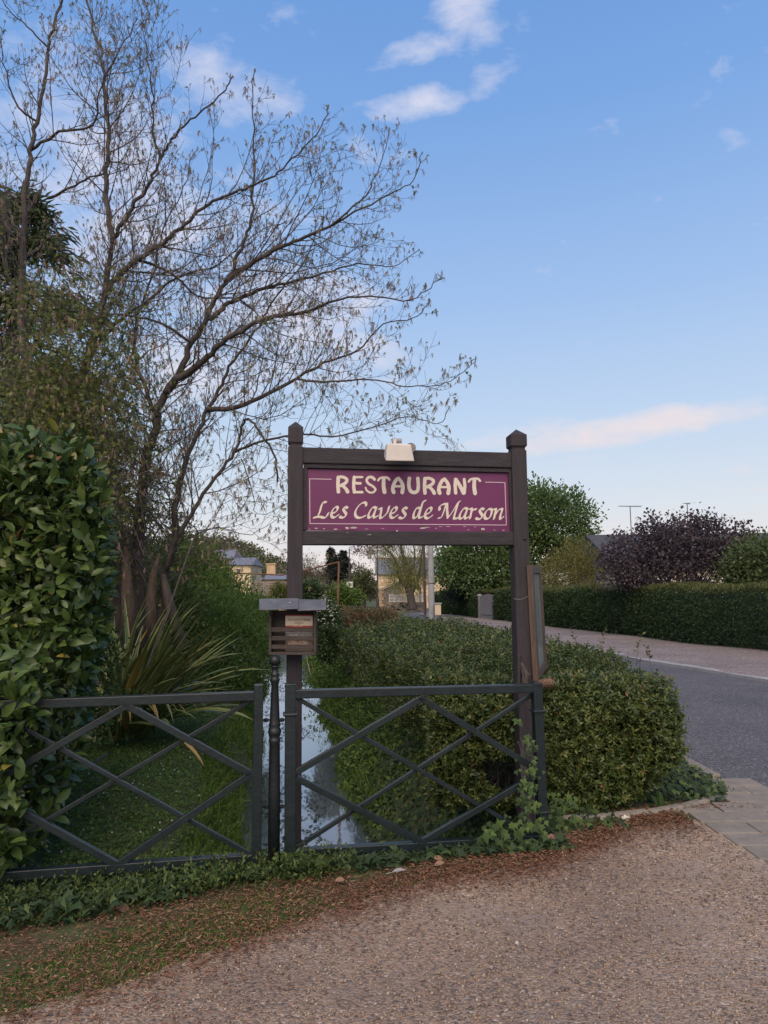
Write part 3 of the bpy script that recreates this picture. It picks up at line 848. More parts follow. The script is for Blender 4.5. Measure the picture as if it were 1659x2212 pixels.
# letters traced as pen strokes, rasterised to thin rows so that no faces overlap
def spline(pts, k=10):
    p = np.array(pts, float)
    if len(p) == 2:
        return np.linspace(p[0], p[1], k)
    p = np.vstack([2 * p[0] - p[1], p, 2 * p[-1] - p[-2]])
    o = []
    for i in range(1, len(p) - 2):
        t = np.linspace(0, 1, k, endpoint=False)[:, None]
        a, b, c, d = p[i - 1], p[i], p[i + 1], p[i + 2]
        o.append(.5 * (2 * b + (c - a) * t + (2 * a - 5 * b + 4 * c - d) * t ** 2 + (3 * b - a - 3 * c + d) * t ** 3))
    o.append(p[-2][None])
    return np.vstack(o)
def mask(strokes, nib=None, res=3.0):
    pl = []
    for st in strokes:
        pts, r0, r1 = st
        s_ = spline(pts)
        pl.append((s_, np.linspace(r0, r1, len(s_))))
    al_ = np.vstack([p for p, r in pl])
    x0, y0 = al_.min(0) - 34; x1, y1 = al_.max(0) + 34
    gx_, gy_ = np.arange(x0, x1, res), np.arange(y0, y1, res)
    GX, GY = np.meshgrid(gx_, gy_)
    m = np.zeros(GX.shape, bool)
    if nib:
        a, thin = nib
        ca, sa = math.cos(a), math.sin(a)
        tf = lambda x, y: (x * ca - y * sa, (x * sa + y * ca) / thin)
    else:
        tf = lambda x, y: (x, y)
    qx, qy = tf(GX, GY)
    for s_, rr in pl:
        px_, py_ = tf(s_[:, 0], s_[:, 1])
        for i in range(len(s_) - 1):
            dx, dy = px_[i + 1] - px_[i], py_[i + 1] - py_[i]
            L2 = dx * dx + dy * dy + 1e-9
            t = np.clip(((qx - px_[i]) * dx + (qy - py_[i]) * dy) / L2, 0, 1)
            d2 = (qx - px_[i] - t * dx) ** 2 + (qy - py_[i] - t * dy) ** 2
            m |= d2 < (rr[i] * (1 - t) + rr[i + 1] * t) ** 2
    return m, gx_, gy_, res
def letter_mesh(m, gx_, gy_, res, fn):
    V, F = [], []
    for j in range(m.shape[0]):
        row = m[j]
        d = np.diff(np.concatenate([[0], row.astype(int), [0]]))
        for a, b in zip(np.where(d == 1)[0], np.where(d == -1)[0]):
            xa, xb = gx_[a] - res / 2, gx_[b - 1] + res / 2
            ya, yb = gy_[j] - res / 2, gy_[j] + res / 2
            k = len(V)
            V += [fn(xa, ya), fn(xa, yb), fn(xb, yb), fn(xb, ya)]
            F.append((k, k + 1, k + 2, k + 3))
    return V, F
def sh(sts, dx, dy): return [([(x + dx, y + dy) for x, y in p], a, b) for p, a, b in sts]
LR = [([(488, 226), (483, 330), (489, 420)], 24, 24), ([(492, 222), (550, 222), (602, 252), (588, 298), (520, 338)], 19, 22), ([(545, 335), (590, 380), (613, 420)], 20, 25)]
LE = [([(703, 224), (694, 330), (704, 424)], 22, 22), ([(704, 222), (812, 222)], 15, 14), ([(700, 304), (784, 306)], 18, 18), ([(704, 424), (810, 426)], 17, 17)]
LS = [([(975, 252), (945, 226), (900, 224), (870, 262), (892, 308), (950, 344), (988, 386), (965, 424), (915, 430), (872, 402), (856, 365)], 20, 11)]
LT = [([(1024, 268), (1050, 238), (1100, 227), (1150, 231), (1176, 256)], 14, 16), ([(1102, 236), (1098, 330), (1110, 424)], 24, 27)]
LA = [([(1234, 426), (1222, 375), (1240, 310), (1270, 258), (1300, 238)], 26, 22), ([(1300, 238), (1336, 284), (1358, 350), (1350, 428)], 22, 26), ([(1235, 348), (1352, 344)], 15, 15)]
LU = [([(1446, 240), (1438, 320), (1455, 398), (1500, 430), (1550, 412), (1566, 350), (1560, 240)], 25, 23)]
B0 = 1313
LN = [([(B0 + 756, 254), (B0 + 751, 340), (B0 + 757, 436)], 23, 22), ([(B0 + 762, 258), (B0 + 820, 350), (B0 + 864, 436)], 24, 26), ([(B0 + 872, 254), (B0 + 880, 340), (B0 + 872, 436)], 20, 22)]
word1 = [LR, LE, LS, LT, LA, LU, sh(LR, 1167, 17), sh(LA, 620, 11), LN, sh(LT, 1221, 16)]
ns = 21
def K(*pts, r=ns): return ([p for p in pts], r, r)
Ll = [K((322, 562), (288, 562), (262, 604), (238, 690), (205, 752), (158, 768)), K((158, 768), (235, 757), (300, 771), (335, 745), (352, 708))]
Le = [K((402, 712), (452, 692), (480, 652), (468, 622), (428, 644), (396, 702), (398, 750), (434, 768), (488, 732))]
Ls = [K((612, 640), (584, 624), (556, 650), (574, 690), (594, 722), (574, 758), (536, 770), (508, 754))]
Lc = [K((864, 608), (858, 572), (820, 567), (762, 610), (717, 690), (727, 752), (777, 773), (850, 745))]
La = [K((1000, 640), (958, 628), (915, 682), (892, 740), (908, 772), (952, 738), (998, 646)), K((1000, 636), (968, 735), (976, 768), (1020, 745))]
Lv = [K((1036, 652), (1066, 644), (1062, 700), (1052, 764), (1080, 768), (1148, 700), (1172, 618))]
Ld = [K((B0 + 275, 642), (B0 + 235, 638), (B0 + 197, 700), (B0 + 187, 758), (B0 + 206, 776), (B0 + 246, 740), (B0 + 283, 644)), K((B0 + 348, 542), (B0 + 315, 562), (B0 + 277, 690), (B0 + 262, 758), (B0 + 276, 772), (B0 + 314, 754))]
Lm = [K((B0 + 542, 665), (B0 + 540, 622), (B0 + 588, 588), (B0 + 640, 582)), K((B0 + 626, 590), (B0 + 592, 700), (B0 + 562, 764), (B0 + 522, 775), r=15), K((B0 + 640, 584), (B0 + 642, 680), (B0 + 652, 772)), K((B0 + 652, 776), (B0 + 722, 676), (B0 + 786, 568), (B0 + 818, 548), r=15), K((B0 + 790, 568), (B0 + 757, 680), (B0 + 734, 766), (B0 + 748, 782), (B0 + 786, 774))]
Lrr = [K((B0 + 946, 652), (B0 + 975, 652), (B0 + 962, 720), (B0 + 950, 780)), K((B0 + 966, 702), (B0 + 1000, 660), (B0 + 1032, 657))]
Lo = [K((B0 + 1202, 652), (B0 + 1157, 700), (B0 + 1148, 762), (B0 + 1177, 786), (B0 + 1220, 760), (B0 + 1244, 692), (B0 + 1236, 656), (B0 + 1202, 652))]
Lnn = [K((B0 + 1270, 657), (B0 + 1300, 657), (B0 + 1286, 720), (B0 + 1273, 786)), K((B0 + 1287, 738), (B0 + 1330, 672), (B0 + 1374, 650), (B0 + 1382, 672), (B0 + 1357, 750), (B0 + 1362, 786), (B0 + 1397, 760))]
word2 = [Ll, Le, Ls, Lc, La, Lv, sh(Le, 795, 5), sh(Ls, 800, 9), Ld, sh(Le, B0 + 345 - 395, 11), Lm, sh(La, B0 + 805 - 890, 13), Lrr, sh(Ls, B0 + 1028 - 505, 20), Lo, Lnn]
def on_board(u, v):
    return S(*bil(u, v)) + sgn_n * .0075
script_masks = []
for L_ in word1:
    V, F = letter_mesh(*mask(L_), on_board); mk('letter', V, F, 'cream', pan)
for L_ in word2:
    mm = mask(L_, (R(42), .30)); script_masks.append(mm)
    V, F = letter_mesh(*mm, on_board); mk('letter', V, F, 'cream', pan)
for a, b in (((100, 246), (395, 252)), ((2466, 290), (2733, 297)), ((101, 240), (106, 852)), ((2733, 292), (2753, 868)), ((106, 849), (2753, 869))):
    a_, b_ = on_board(*a), on_board(*b)
    MB().bar(a_, b_, .0042, .0016, sgn_n).build('border_line', 'pinkline', pan)
# flaking old paint along the bottom edge of the board
for u, v, w, h in [(95, 932, 22, 14), (190, 920, 50, 20), (290, 925, 46, 14), (450, 930, 70, 20), (600, 918, 60, 34), (680, 910, 110, 36), (860, 928, 50, 8), (1080, 922, 60, 6), (1265, 952, 28, 26), (1610, 915, 90, 26), (1680, 905, 80, 10), (1850, 897, 60, 8), (1950, 895, 90, 8), (2170, 895, 40, 8), (2310, 900, 40, 8), (2415, 930, 64, 36), (2570, 942, 40, 6), (2690, 945, 40, 10), (2220, 940, 40, 10), (900, 1005, 60, 8), (600, 975, 30, 6), (1790, 918, 40, 10)]:
    k = 9
    c = bil(u, v)
    vs = []
    for j in range(k):
        a = 6.283 * j / k; rr = random.uniform(.6, 1.1)
        vs.append(S(*bil(u + w / 2 * math.cos(a) * rr, v + h / 2 * math.sin(a) * rr)) + sgn_n * .0445)
    MB().add(vs, [tuple(range(k))[::-1]]).build('paint_flake', 'flake', sign)
o = MB().lathe((0, 0, 0), [(.004, -.006), (.009, -.004), (.009, .004), (.003, .008)], 8).build('bolt_head', 'bollard', sign)
o.matrix_parent_inverse = Matrix.Identity(4)
o.location = S(1128, 1165) + sgn_n * .058 - Vector(sign.location); o.rotation_euler = (R(90), 0, 0)

# ------------------------------------------------------------------ floodlight on the top beam
LY = 4.40
lb = P(862, 985, LY)
lamp = thing('floodlight', 'cream box floodlight clamped over the top beam of the sign', 'floodlight', lb)
def lp(x, y, d): return P(x, y, LY + d)
MB().hexa([lp(833, 996, 0), lp(895.5, 997, 0), lp(891, 990, .10), lp(829, 988, .10), lp(836, 957, -.005), lp(888, 960, -.005), lp(885, 960, .09), lp(832, 962, .09)]).build('housing', 'lamp_white', lamp, bevel=0.008, seg=3)
MB().tube([lp(847, 952.5, .05), lp(868, 952.5, .05)], .0155, 14).build('hinge', 'lamp_grey', lamp, smooth=False)
MB().box(lp(853, 955, .05), (.020, .04, .03)).build('hinge_lug', 'lamp_white', lamp, bevel=.003)
MB().tube([lp(887, 967, .12), lp(888, 967, .20)], .032, 18).build('junction_cap', 'lamp_grey', lamp)
MB().bar(lp(860, 965, .09), lp(862, 985, .22), .03, .02, (1, 0, 0)).build('arm', 'lamp_grey', lamp)

# ------------------------------------------------------------------ leaflet box on the sign post
BY = 4.38
def bx(x, y, d=0.0): return P(x, y, BY + d)
bb = bx(632, 1415); 
box = thing('leaflet_box', 'small slatted wooden leaflet box with slate roof on the sign post', 'leaflet box', bb)
def slab_px(x0, y0, x1, y1, d0, d1):
    a, b, c, d = bx(x0, y1, d0), bx(x1, y1, d0), bx(x1, y0, d0), bx(x0, y0, d0)
    k = Vector((0, d1 - d0, 0))
    return [a, b, b + k, a + k, d, c, c + k, d + k]
def part_px(name, mat, *a, bevel=.002): return MB().hexa(slab_px(*a)).build(name, mat, box, bevel=bevel)
def vy(v): return (2300 + v / 4.74) * .553
def ux(u): return (1000 + u / 4.74) * .553
part_px('back', 'box_wood', ux(250), vy(400), ux(1100), vy(1200), .085, .10)
part_px('side', 'box_wood', ux(235), vy(405), ux(282), vy(1172), 0, .085)
part_px('side', 'box_wood', ux(1062), vy(405), ux(1110), vy(1172), 0, .085)
part_px('base', 'box_wood', ux(228), vy(1174), ux(1105), vy(1225), -.006, .10)
for a, b in ((715, 797), (875, 955), (1035, 1115)):
    part_px('slat', 'box_wood', ux(284), vy(a), ux(1060), vy(b), .004, .016)
for (u0, u1, v0, v1, v2, v3, lift) in ((60, 782, 215, 205, 412, 388, .004), (772, 1300, 202, 212, 402, 385, -.003)):
    f0, f1 = bx(ux(u0), vy(v2), -.075), bx(ux(u1), vy(v3), -.075)
    k0, k1 = bx(ux(u0), vy(v0), .10), bx(ux(u1), vy(v1), .10)
    Zl = Vector((0, 0, lift)); th = Vector((0, 0, .007))
    MB().hexa([f0 + Zl, f1 + Zl, k1 + Zl, k0 + Zl, f0 + Zl + th, f1 + Zl + th, k1 + Zl + th, k0 + Zl + th]).build('roof_slate', 'slate', box, bevel=.002)
lf = thing('leaflet', 'cream and red folded restaurant leaflet standing in the wooden box', 'leaflet', bx(648, 1408, .05))
def leaf_px(name, mat, u0, v0, u1, v1, d, th=.0012):
    return MB().hexa(slab_px(ux(u0), vy(v0), ux(u1), vy(v1), d - th, d)).build(name, mat, lf)
card = leaf_px('card', 'paper', 545, 485, 1050, 1165, .06, .003)
leaf_px('red_band', 'red', 545, 482, 1050, 503, .0555)
leaf_px('red_band', 'red', 545, 682, 1050, 718, .0555)
M['photo1'] = plain('printed photo', (0.60, 0.57, 0.53), (0.22, 0.20, 0.18), .7, 60, 0, detail=3)
M['photo2'] = plain('printed plates', (0.15, 0.12, 0.10), (0.30, 0.22, 0.16), .7, 30, 0, detail=3)
M['plate'] = plain('printed food', (0.42, 0.22, 0.13), (0.62, 0.48, 0.40), .7, 70, 0, detail=3)
leaf_px('photo', 'photo1', 545, 790, 1050, 880, .0555)
leaf_px('photo', 'photo2', 545, 950, 1050, 1165, .0555)
for cu in (680, 870):
    vs = [bx(ux(cu + 90 * math.cos(a)), vy(1005 + 48 * math.sin(a)), .0535) for a in np.linspace(0, 6.283, 20, endpoint=False)]
    MB().add(vs, [tuple(range(20))[::-1]]).build('printed_plate', 'plate', lf)
for L_, mm in zip(word2, script_masks):
    def fn(u, v): return bx(ux(580 + (u - 150) * 0.165), vy(540 + (v - 540) * 0.19), .0535)
    V, F = letter_mesh(*mm, fn); mk('letter', V, F, 'ink', lf)
for i, w in enumerate((150, 190, 170, 60)):
    leaf_px('text_line', 'ink', 795 - w / 2, 612 + i * 14, 795 + w / 2, 615 + i * 14, .0545, .0006)
leaf_px('text_line', 'paper', 680, 692, 770, 697, .0545, .0004); leaf_px('text_line', 'paper', 800, 692, 870, 697, .0545, .0004)
# second leaflet in the dark left half is hidden; bird dropping on the roof
MB().lathe(tuple(bx(ux(625), vy(275), .0) + Vector((0, 0, .012))), [(.008, 0), (.006, .003), (.001, .004)], 9).build('bird_dropping', 'flake', box).location.z += 0
for o_ in list(box.children):
    if o_.name.startswith('bird_dropping'):
        me = o_.data; zc = bx(ux(625), vy(275), .0).z + .004
        for v_ in me.vertices: v_.co.z += zc

# ------------------------------------------------------------------ menu case on the right post
n0, n1 = 4.70, 5.12
def mc(x, y, Y): return P(x, y, Y)
case = thing('menu_case', 'narrow brown wooden menu case with dusty glass on the sign post', 'menu case', mc(1160, 1472, 4.8))
# four corners of the glazed face (turned towards the road) and of the narrow edge facing the forecourt
NT, NBm = mc(1149, 1221, n0), mc(1163, 1472, n0)
FT, FB = mc(1169, 1223, n1), mc(1182.5, 1443, n1)
dpt = Vector((-.060, -.012, 0))
def case_part(name, mat, s0, s1, t0, t1, o0, o1, bevel=.003):
    def pt(s, t): return (NT.lerp(FT, s)).lerp(NBm.lerp(FB, s), t)
    nrm_ = (FT - NT).cross(NBm - NT).normalized()
    if nrm_.x < 0: nrm_ = -nrm_
    c = [pt(s0, t1), pt(s1, t1), pt(s1, t0), pt(s0, t0)]
    a = [p + nrm_ * o0 for p in c]; b = [p + nrm_ * o1 for p in c]
    return MB().hexa([a[0], a[1], b[1], b[0], a[3], a[2], b[2], b[3]]).build(name, mat, case, bevel=bevel)
case_part('stile', 'frame_wood', 0, .16, 0, 1, -.036, 0)
case_part('stile', 'frame_wood', .86, 1, 0, 1, -.036, 0)
case_part('rail', 'frame_wood', .165, .855, 0, .07, -.036, -.002)
case_part('rail', 'frame_wood', .165, .855, .93, 1, -.036, -.002)
case_part('back', 'frame_wood', .165, .855, .075, .925, -.036, -.028)
case_part('menu_sheet', 'render', .2, .82, .10, .9, -.027, -.025, 0)
case_part('glass', 'glass', .165, .855, .075, .925, -.016, -.012, 0)
pr = NT.lerp(FT, 1.0)
a, b = S(1108, 1293) + sgn_n * .06, mc(1150, 1290, n0) + Vector((-.05, -.01, 0))
for a, b, dip in ((S(1104, 1293) + sgn_n * .055, NT.lerp(NBm, .27) + Vector((-.04, -.012, 0)), .012), (S(1113, 1445) + sgn_n * .075, NT.lerp(NBm, .93) + Vector((-.05, -.012, 0)), .03)):
    tag(MB().tube([a.lerp(b, t) - Vector((0, 0, dip * math.sin(3.14 * t))) for t in np.linspace(0, 1, 8)], .0016, 5).build('wire', 'wire'),
        'thin grey wire tying the menu case, upper one' if dip < .02 else 'thin grey wire tying the menu case near its foot', 'wire', 'wires on the sign post')
# weathered bark and a pine cone hung by the post
dw = thing('driftwood', 'weathered grey slab of bark standing against the sign post', 'driftwood', S(1120, 1478))
dd = .085
def dp(x, y, d=0): return S(x, y) + sgn_n * (dd + d)
MB().tube([dp(1111, 1475), dp(1111, 1440), dp(1112, 1415), dp(1114, 1409)], [.014, .013, .011, .005], 7).build('upright_piece', 'timber', dw)
MB().tube([dp(1124, 1472), dp(1126, 1455), dp(1121, 1440), dp(1116, 1428)], [.022, .026, .020, .010], 7).build('bark_piece', 'bark', dw)
MB().tube([dp(1114, 1474, .01), dp(1122, 1474, .012), dp(1131, 1476, .01)], .006, 6).build('foot_piece', 'bark', dw)
pc = thing('pine_cone', 'brown pine cone hanging below the menu case', 'pine cone', P(1179, 1476, 4.72))
cc = P(1180, 1478, 4.72)
MB().tube([cc + Vector((-.075, 0, 0)), cc + Vector((-.06, 0, .002)), cc + Vector((.03, 0, .008)), cc + Vector((.055, 0, .012))], [.014, .028, .030, .010], 10).build('core', 'cone', pc)
cv = []
T_sc = []
k = 90
ang = np.arange(k) * 2.39996; s_ = np.linspace(0, 1, k)
ca = np.stack([-.075 + .125 * s_, np.cos(ang) * .030, np.sin(ang) * .030], -1)
rd_ = unit(np.stack([np.full(k, .35), np.cos(ang), np.sin(ang)], -1))
leafobj('scales', 'cone', pc, T_OV, F_OV, np.array(cc) + ca * [1, 1, 1] - rd_ * .008, rd_, np.stack([np.ones(k), 0 * s_, 0 * s_], -1), .020, .018)

# ------------------------------------------------------------------ planting near the fence
def hz(p): return Hgt(p[:, 0], p[:, 1])
def ground_pts(n, x0, x1, y0, y1, keep=None):
    X = rng.uniform(x0, x1, n); Y = rng.uniform(y0, y1, n)
    if keep is not None:
        k = keep(X, Y); X, Y = X[k], Y[k]
    return np.stack([X, Y, Hgt(X, Y)], -1)

# --- lawn on the left bank
def inlawn(X, Y): return (X < xl(Y) + 0.12) & (X > -0.62 * Y - 1.2) & (Y > 4.02 - 0.04 * X)
p = ground_pts(60000, -6.5, -0.6, 3.9, 12.5, lambda X, Y: inlawn(X, Y) & (rng.random(len(X)) < np.clip(1.5 - (Y - 4) / 7, .15, 1)))
n = len(p)
d = up(n, 1.0) + rng.normal(size=(n, 3)) * .55
leafobj('lawn_grass', 'grass', None, T_BL, F_BL, p - [0, 0, .005], d, rdir(n), rng.uniform(.03, .085, n) * (1 + .8 * (lump(p, 2.5) > .8)), rng.uniform(.003, .006, n))
tag(bpy.data.objects['lawn_grass'], 'short green grass on the bank behind the left fence', 'grass', kind='stuff')
p = ground_pts(70000, -6.0, -0.6, 3.95, 10.5, lambda X, Y: inlawn(X, Y) & (lump(np.stack([X, Y, 0 * X], -1), 1.3) > -.55))
n = len(p)
leafobj('clover', 'clover', None, T_OV[:8] if False else T_RH, F_RH, p + np.stack([0 * p[:, 0], 0 * p[:, 0], rng.uniform(.01, .05, n)], -1), rdir(n) * [1, 1, .3], up(n) + rng.normal(size=(n, 3)) * .35, rng.uniform(.012, .040, n), rng.uniform(.010, .03, n))
tag(bpy.data.objects['clover'], 'low clover and weeds among the bank grass', 'clover', kind='stuff')
p = ground_pts(260, -5.0, -1.2, 4.4, 10, lambda X, Y: inlawn(X, Y))
n = len(p); p[:, 2] += .05
V, FF, r_ = leaves(OCT, OF, p, rdir(n), up(n) + .01, rng.uniform(.005, .011, n), rng.uniform(.005, .011, n))
tag(mk('daisies', V, FF, 'flower', None, {'rnd': r_}), 'tiny white daisy heads dotted over the bank grass', 'daisies', kind='stuff')
# taller tufts at the water's edge on both banks
def strip_pts(n, f, o0, o1, y0, y1, pw=1.0):
    Y = y0 + (y1 - y0) * rng.random(n) ** pw; X = f(Y) + rng.uniform(o0, o1, n)
    return np.stack([X, Y, Hgt(X, Y)], -1)
p1 = strip_pts(12000, xl, -.55, .06, 4.5, 18, 1.5); p2_ = strip_pts(14000, xr, -.06, .60, 4.8, 22, 1.2)
p = np.concatenate([p1, p2_]); p = p[lump(p, 1.9) > -.25]; n = len(p)
leafobj('bank_grass', 'grass', None, T_BL, F_BL, p, up(n) + rng.normal(size=(n, 3)) * .5, rdir(n), rng.uniform(.05, .16, n), rng.uniform(.006, .011, n) * (1 + p[:, 1] / 10), rng.random(n) * .85)
tag(bpy.data.objects['bank_grass'], 'taller grass tufts growing along the stream edges', 'grass', kind='stuff')
p = strip_pts(30000, xr, -.10, 1.25, 8.4, 24, 1.1); p = p[lump(p, 1.2) > -.7]; n = len(p)
leafobj('bank_herbs', 'bush', None, T_OV, F_OV, p + up(n, .06) * rng.random((n, 1)), rdir(n) + [-.3, -.3, .4], up(n) + rng.normal(size=(n, 3)) * .6, rng.uniform(.03, .08, n) * (.6 + p[:, 1] / 18), rng.uniform(.016, .04, n) * (.6 + p[:, 1] / 18), rng.random(n) * .7)
tag(bpy.data.objects['bank_herbs'], 'bright green herbs covering the far right bank of the stream', 'herbs', kind='stuff')

# --- ivy and weeds on the right bank
def inbank(X, Y): return (X > xr(Y) + .02) & (X < xr(Y) + 1.7) & (Y > 4.55)
p = ground_pts(40000, -2.6, 2.2, 4.5, 13, lambda X, Y: inbank(X, Y) & (rng.random(len(X)) < np.clip(1.6 - (Y - 4.5) / 5, .12, 1)))
n = len(p)
nb = unit(np.stack([-np.ones(n) * .75, -np.ones(n) * .35, np.ones(n) * .8], -1) + rng.normal(size=(n, 3)) * .35)
leafobj('bank_ivy', 'ivy', None, T_IV, F_IV, p + nb * rng.uniform(.0, .08, n)[:, None], np.stack([-np.ones(n), -.3 * np.ones(n), -np.ones(n)], -1) + rng.normal(size=(n, 3)) * .8, nb, rng.uniform(.03, .062, n), rng.uniform(.035, .07, n), np.clip(rng.random(n) ** 1.5 + .25 * (lump(p, 2.2) > .5), 0, 1))
tag(bpy.data.objects['bank_ivy'], 'dark ivy carpet covering the bank below the honeysuckle hedge', 'ivy', kind='stuff')
p = ground_pts(7000, -1.2, 1.4, 4.55, 8, lambda X, Y: inbank(X, Y) & (lump(np.stack([X, Y, 0 * X], -1), 2.0) > .25))
n = len(p)
leafobj('bank_weeds', 'clover', None, T_OV, F_OV, p, up(n) + rng.normal(size=(n, 3)) * .7 + [-.4, -.2, 0], up(n) + rng.normal(size=(n, 3)) * .6, rng.uniform(.03, .09, n), rng.uniform(.018, .04, n), rng.random(n))
tag(bpy.data.objects['bank_weeds'], 'soft green nettles and weeds on the right bank', 'weeds', kind='stuff')
# grey slates sliding down the bank
for i, (x, y) in enumerate([(735, 1388), (752, 1412), (778, 1440), (760, 1448), (800, 1465)]):
    c = G(x, y, -.25)
    o = MB().box((0, 0, 0), (.34, .26, .02)).build('bank_slab', 'concrete', None, bevel=.006)
    o.location = (c.x, c.y, -.22); o.rotation_euler = (R(12), R(-38), random.uniform(-.5, .5))
    tag(o, 'pale grey stone slab lying on the grassy stream bank', 'stone slab', 'pale slabs on the stream bank')
# bare stick poking from the water's edge
a = [G(662, 1415, -.5), G(664, 1430, -.6), G(668, 1445, -.7), G(672, 1465, -.74)]
tag(MB().tube(a, [.006, .014, .016, .012], 6).build('branch', 'stick'), 'bare pale branch slanting out of the stream edge', 'branch')

# floating weed on the water
n = 3600
Y = rng.uniform(5.0, 20, n); t = rng.random(n); X = xl(Y) + (xr(Y) - xl(Y)) * t
k = (lump(np.stack([X * 2, Y, 0 * X], -1), 1.8) > .15) | (t < .2) | (Y > 15)
X, Y = X[k], Y[k]; n = len(X)
leafobj('floating_weed', 'algae', None, T_OV, F_OV, np.stack([X, Y, np.full(n, WZ + .006)], -1), rdir(n) * [1, 1, 0], up(n) + .001, rng.uniform(.018, .055, n), rng.uniform(.014, .04, n), np.clip(rng.random(n) * .3 + (Y > 13) * .5, 0, 1))
tag(bpy.data.objects['floating_weed'], 'dark leaves and weed floating on the stream', 'floating weed', kind='stuff')

# --- needle litter strip in front of the fence
def strip(X): return edge_y(X)
n = 30000
X = rng.uniform(-3.4, 2.5, n); e = strip(X)
left_ = X < -.2
dY = np.where(left_, rng.uniform(-.08, np.interp(X, [-3, -1.2, -.2], [.95, .90, .52])) - np.abs(rng.normal(size=n)) * .10, rng.normal(size=n) * .13 + .05)
dY = np.where(rng.random(n) < .06, dY - np.abs(rng.normal(size=n)) * .35, dY)
Y = e + dY
k = (Y < 4.40 + .13 * X + .3 * (X > 1.2)) | (X > 1.25)
k &= (Y > 1.2) & (np.abs(X) < .62 * Y + .4) & ((X < 1.93) | (Y > 4.92)) & (lump(np.stack([X, Y, 0 * X], -1), 4) > np.where(X > -.1, -1.1, -.35) + .5 * (rng.random(n) - .5))
X, Y = X[k], Y[k]; n = len(X)
leafobj('needle_litter', 'litter', None, T_RH, F_RH, np.stack([X, Y, Hgt(X, Y) + rng.uniform(.003, .018, n) + .006], -1), rdir(n) * [1, 1, .15], up(n) + rng.normal(size=(n, 3)) * .3, rng.uniform(.012, .038, n), rng.uniform(.003, .009, n))
tag(bpy.data.objects['needle_litter'], 'rust brown needle litter between gravel and fence', 'litter', kind='stuff')
n = 15000
X = rng.uniform(-3.2, 0.3, n); Y = strip(X) + rng.uniform(-.05, .55, n)
k = (Y < 3.9 + .1 * X) & (lump(np.stack([X, Y, 0 * X], -1), 3) > .15)
X, Y = X[k], Y[k]; n = len(X)
leafobj('moss_tufts', 'grass', None, T_BL, F_BL, np.stack([X, Y, Hgt(X, Y)], -1), up(n, .8) + rng.normal(size=(n, 3)) * .7, rdir(n), rng.uniform(.012, .04, n), rng.uniform(.003, .006, n), rng.uniform(.2, 1, n))
tag(bpy.data.objects['moss_tufts'], 'thin grass and moss growing through the rusty litter', 'moss', kind='stuff')

# --- ground ivy and ferny weeds along the fence foot
def fence_y(X): return 4.13 + .075 * (X + .8)
n = 3000
X = np.concatenate([rng.uniform(-3.4, -1.0, 2150), rng.uniform(-1.0, 1.05, 850)]); n = len(X)
w = np.where(X < -1.0, np.interp(X, [-3.2, -1.9, -1.0], [.95, .75, .42]), np.interp(X, [-1, -.2, .5, 1.0], [.32, .22, .10, .12]))
Y = fence_y(X) + .12 - w * rng.random(n) ** .8
hgt = np.interp(X, [-3, -1.2, 0, 1], [.10, .09, .06, .05]) * rng.random(n)
rv = np.clip(rng.random(n) ** 1.3 * .75, 0, 1)
leafobj('ground_ivy', 'ivy', None, T_IV, F_IV, np.stack([X, Y, Hgt(X, Y) + .01 + hgt], -1), rdir(n) * [1, .8, .4] + [0, -.35, -.15], up(n) + rng.normal(size=(n, 3)) * .6 + [0, -.35, 0], rng.uniform(.020, .075, n), rng.uniform(.022, .080, n), rv)
tag(bpy.data.objects['ground_ivy'], 'dark ground ivy spilling from under the fence', 'ivy', kind='stuff')
n = 6500
X = np.concatenate([rng.uniform(-3.2, -1.5, 4300), rng.uniform(-1.5, -.2, 2200)]); n = len(X)
Y = fence_y(X) + .05 - np.interp(X, [-3, -1.6, -.2], [.75, .52, .26]) * rng.random(n) ** .7
z = Hgt(X, Y) + .02 + .12 * rng.random(n) * (lump(np.stack([X, Y, 0 * X], -1), 4) > -.3)
leafobj('fern_weeds', 'vine', None, T_RH, F_RH, np.stack([X, Y, z], -1), up(n, .6) + rng.normal(size=(n, 3)) * .8, up(n) + rng.normal(size=(n, 3)) * .5, rng.uniform(.014, .034, n), rng.uniform(.007, .016, n), rng.random(n) * .55)
tag(bpy.data.objects['fern_weeds'], 'feathery yellow green weeds at the left fence foot', 'weeds', kind='stuff')
# small herb clumps standing at the posts
for i, (x, Y0, hh, lab) in enumerate([(622, 4.08, .17, 'little herb with jagged leaves rooted beside the bollard'), (415, 3.98, .14, 'leafy herb clump under the left fence rail'), (470, 3.95, .13, 'small jagged leaved herb clump nearer the bollard'), (690, 4.08, .10, 'low jagged herb below the right fence rail'), (358, 3.9, .12, 'low herb clump among dry brown leaves')]):
    c = P(x, 1800, Y0); c.z = float(Hgt(c.x, Y0))
    t_ = thing('herb', lab, 'herb', c, 'small herbs along the fence foot')
    n = 46
    dd_ = unit(up(n, .9) + rng.normal(size=(n, 3)) * .6)
    q = np.array(c) + dd_ * (hh * rng.random(n) ** .6)[:, None]
    leafobj('leaves', 'ivyfresh', t_, T_MP, F_MP, q, dd_ * [1, 1, .2] + rng.normal(size=(n, 3)) * .3, up(n) + rng.normal(size=(n, 3)) * .4, rng.uniform(.025, .05, n), rng.uniform(.025, .05, n))
    st = MB()
    for j in range(6):
        st.tube([c, Vector(q[j * 7])], [.003, .0015], 4)
    st.build('stems', 'vine', t_)

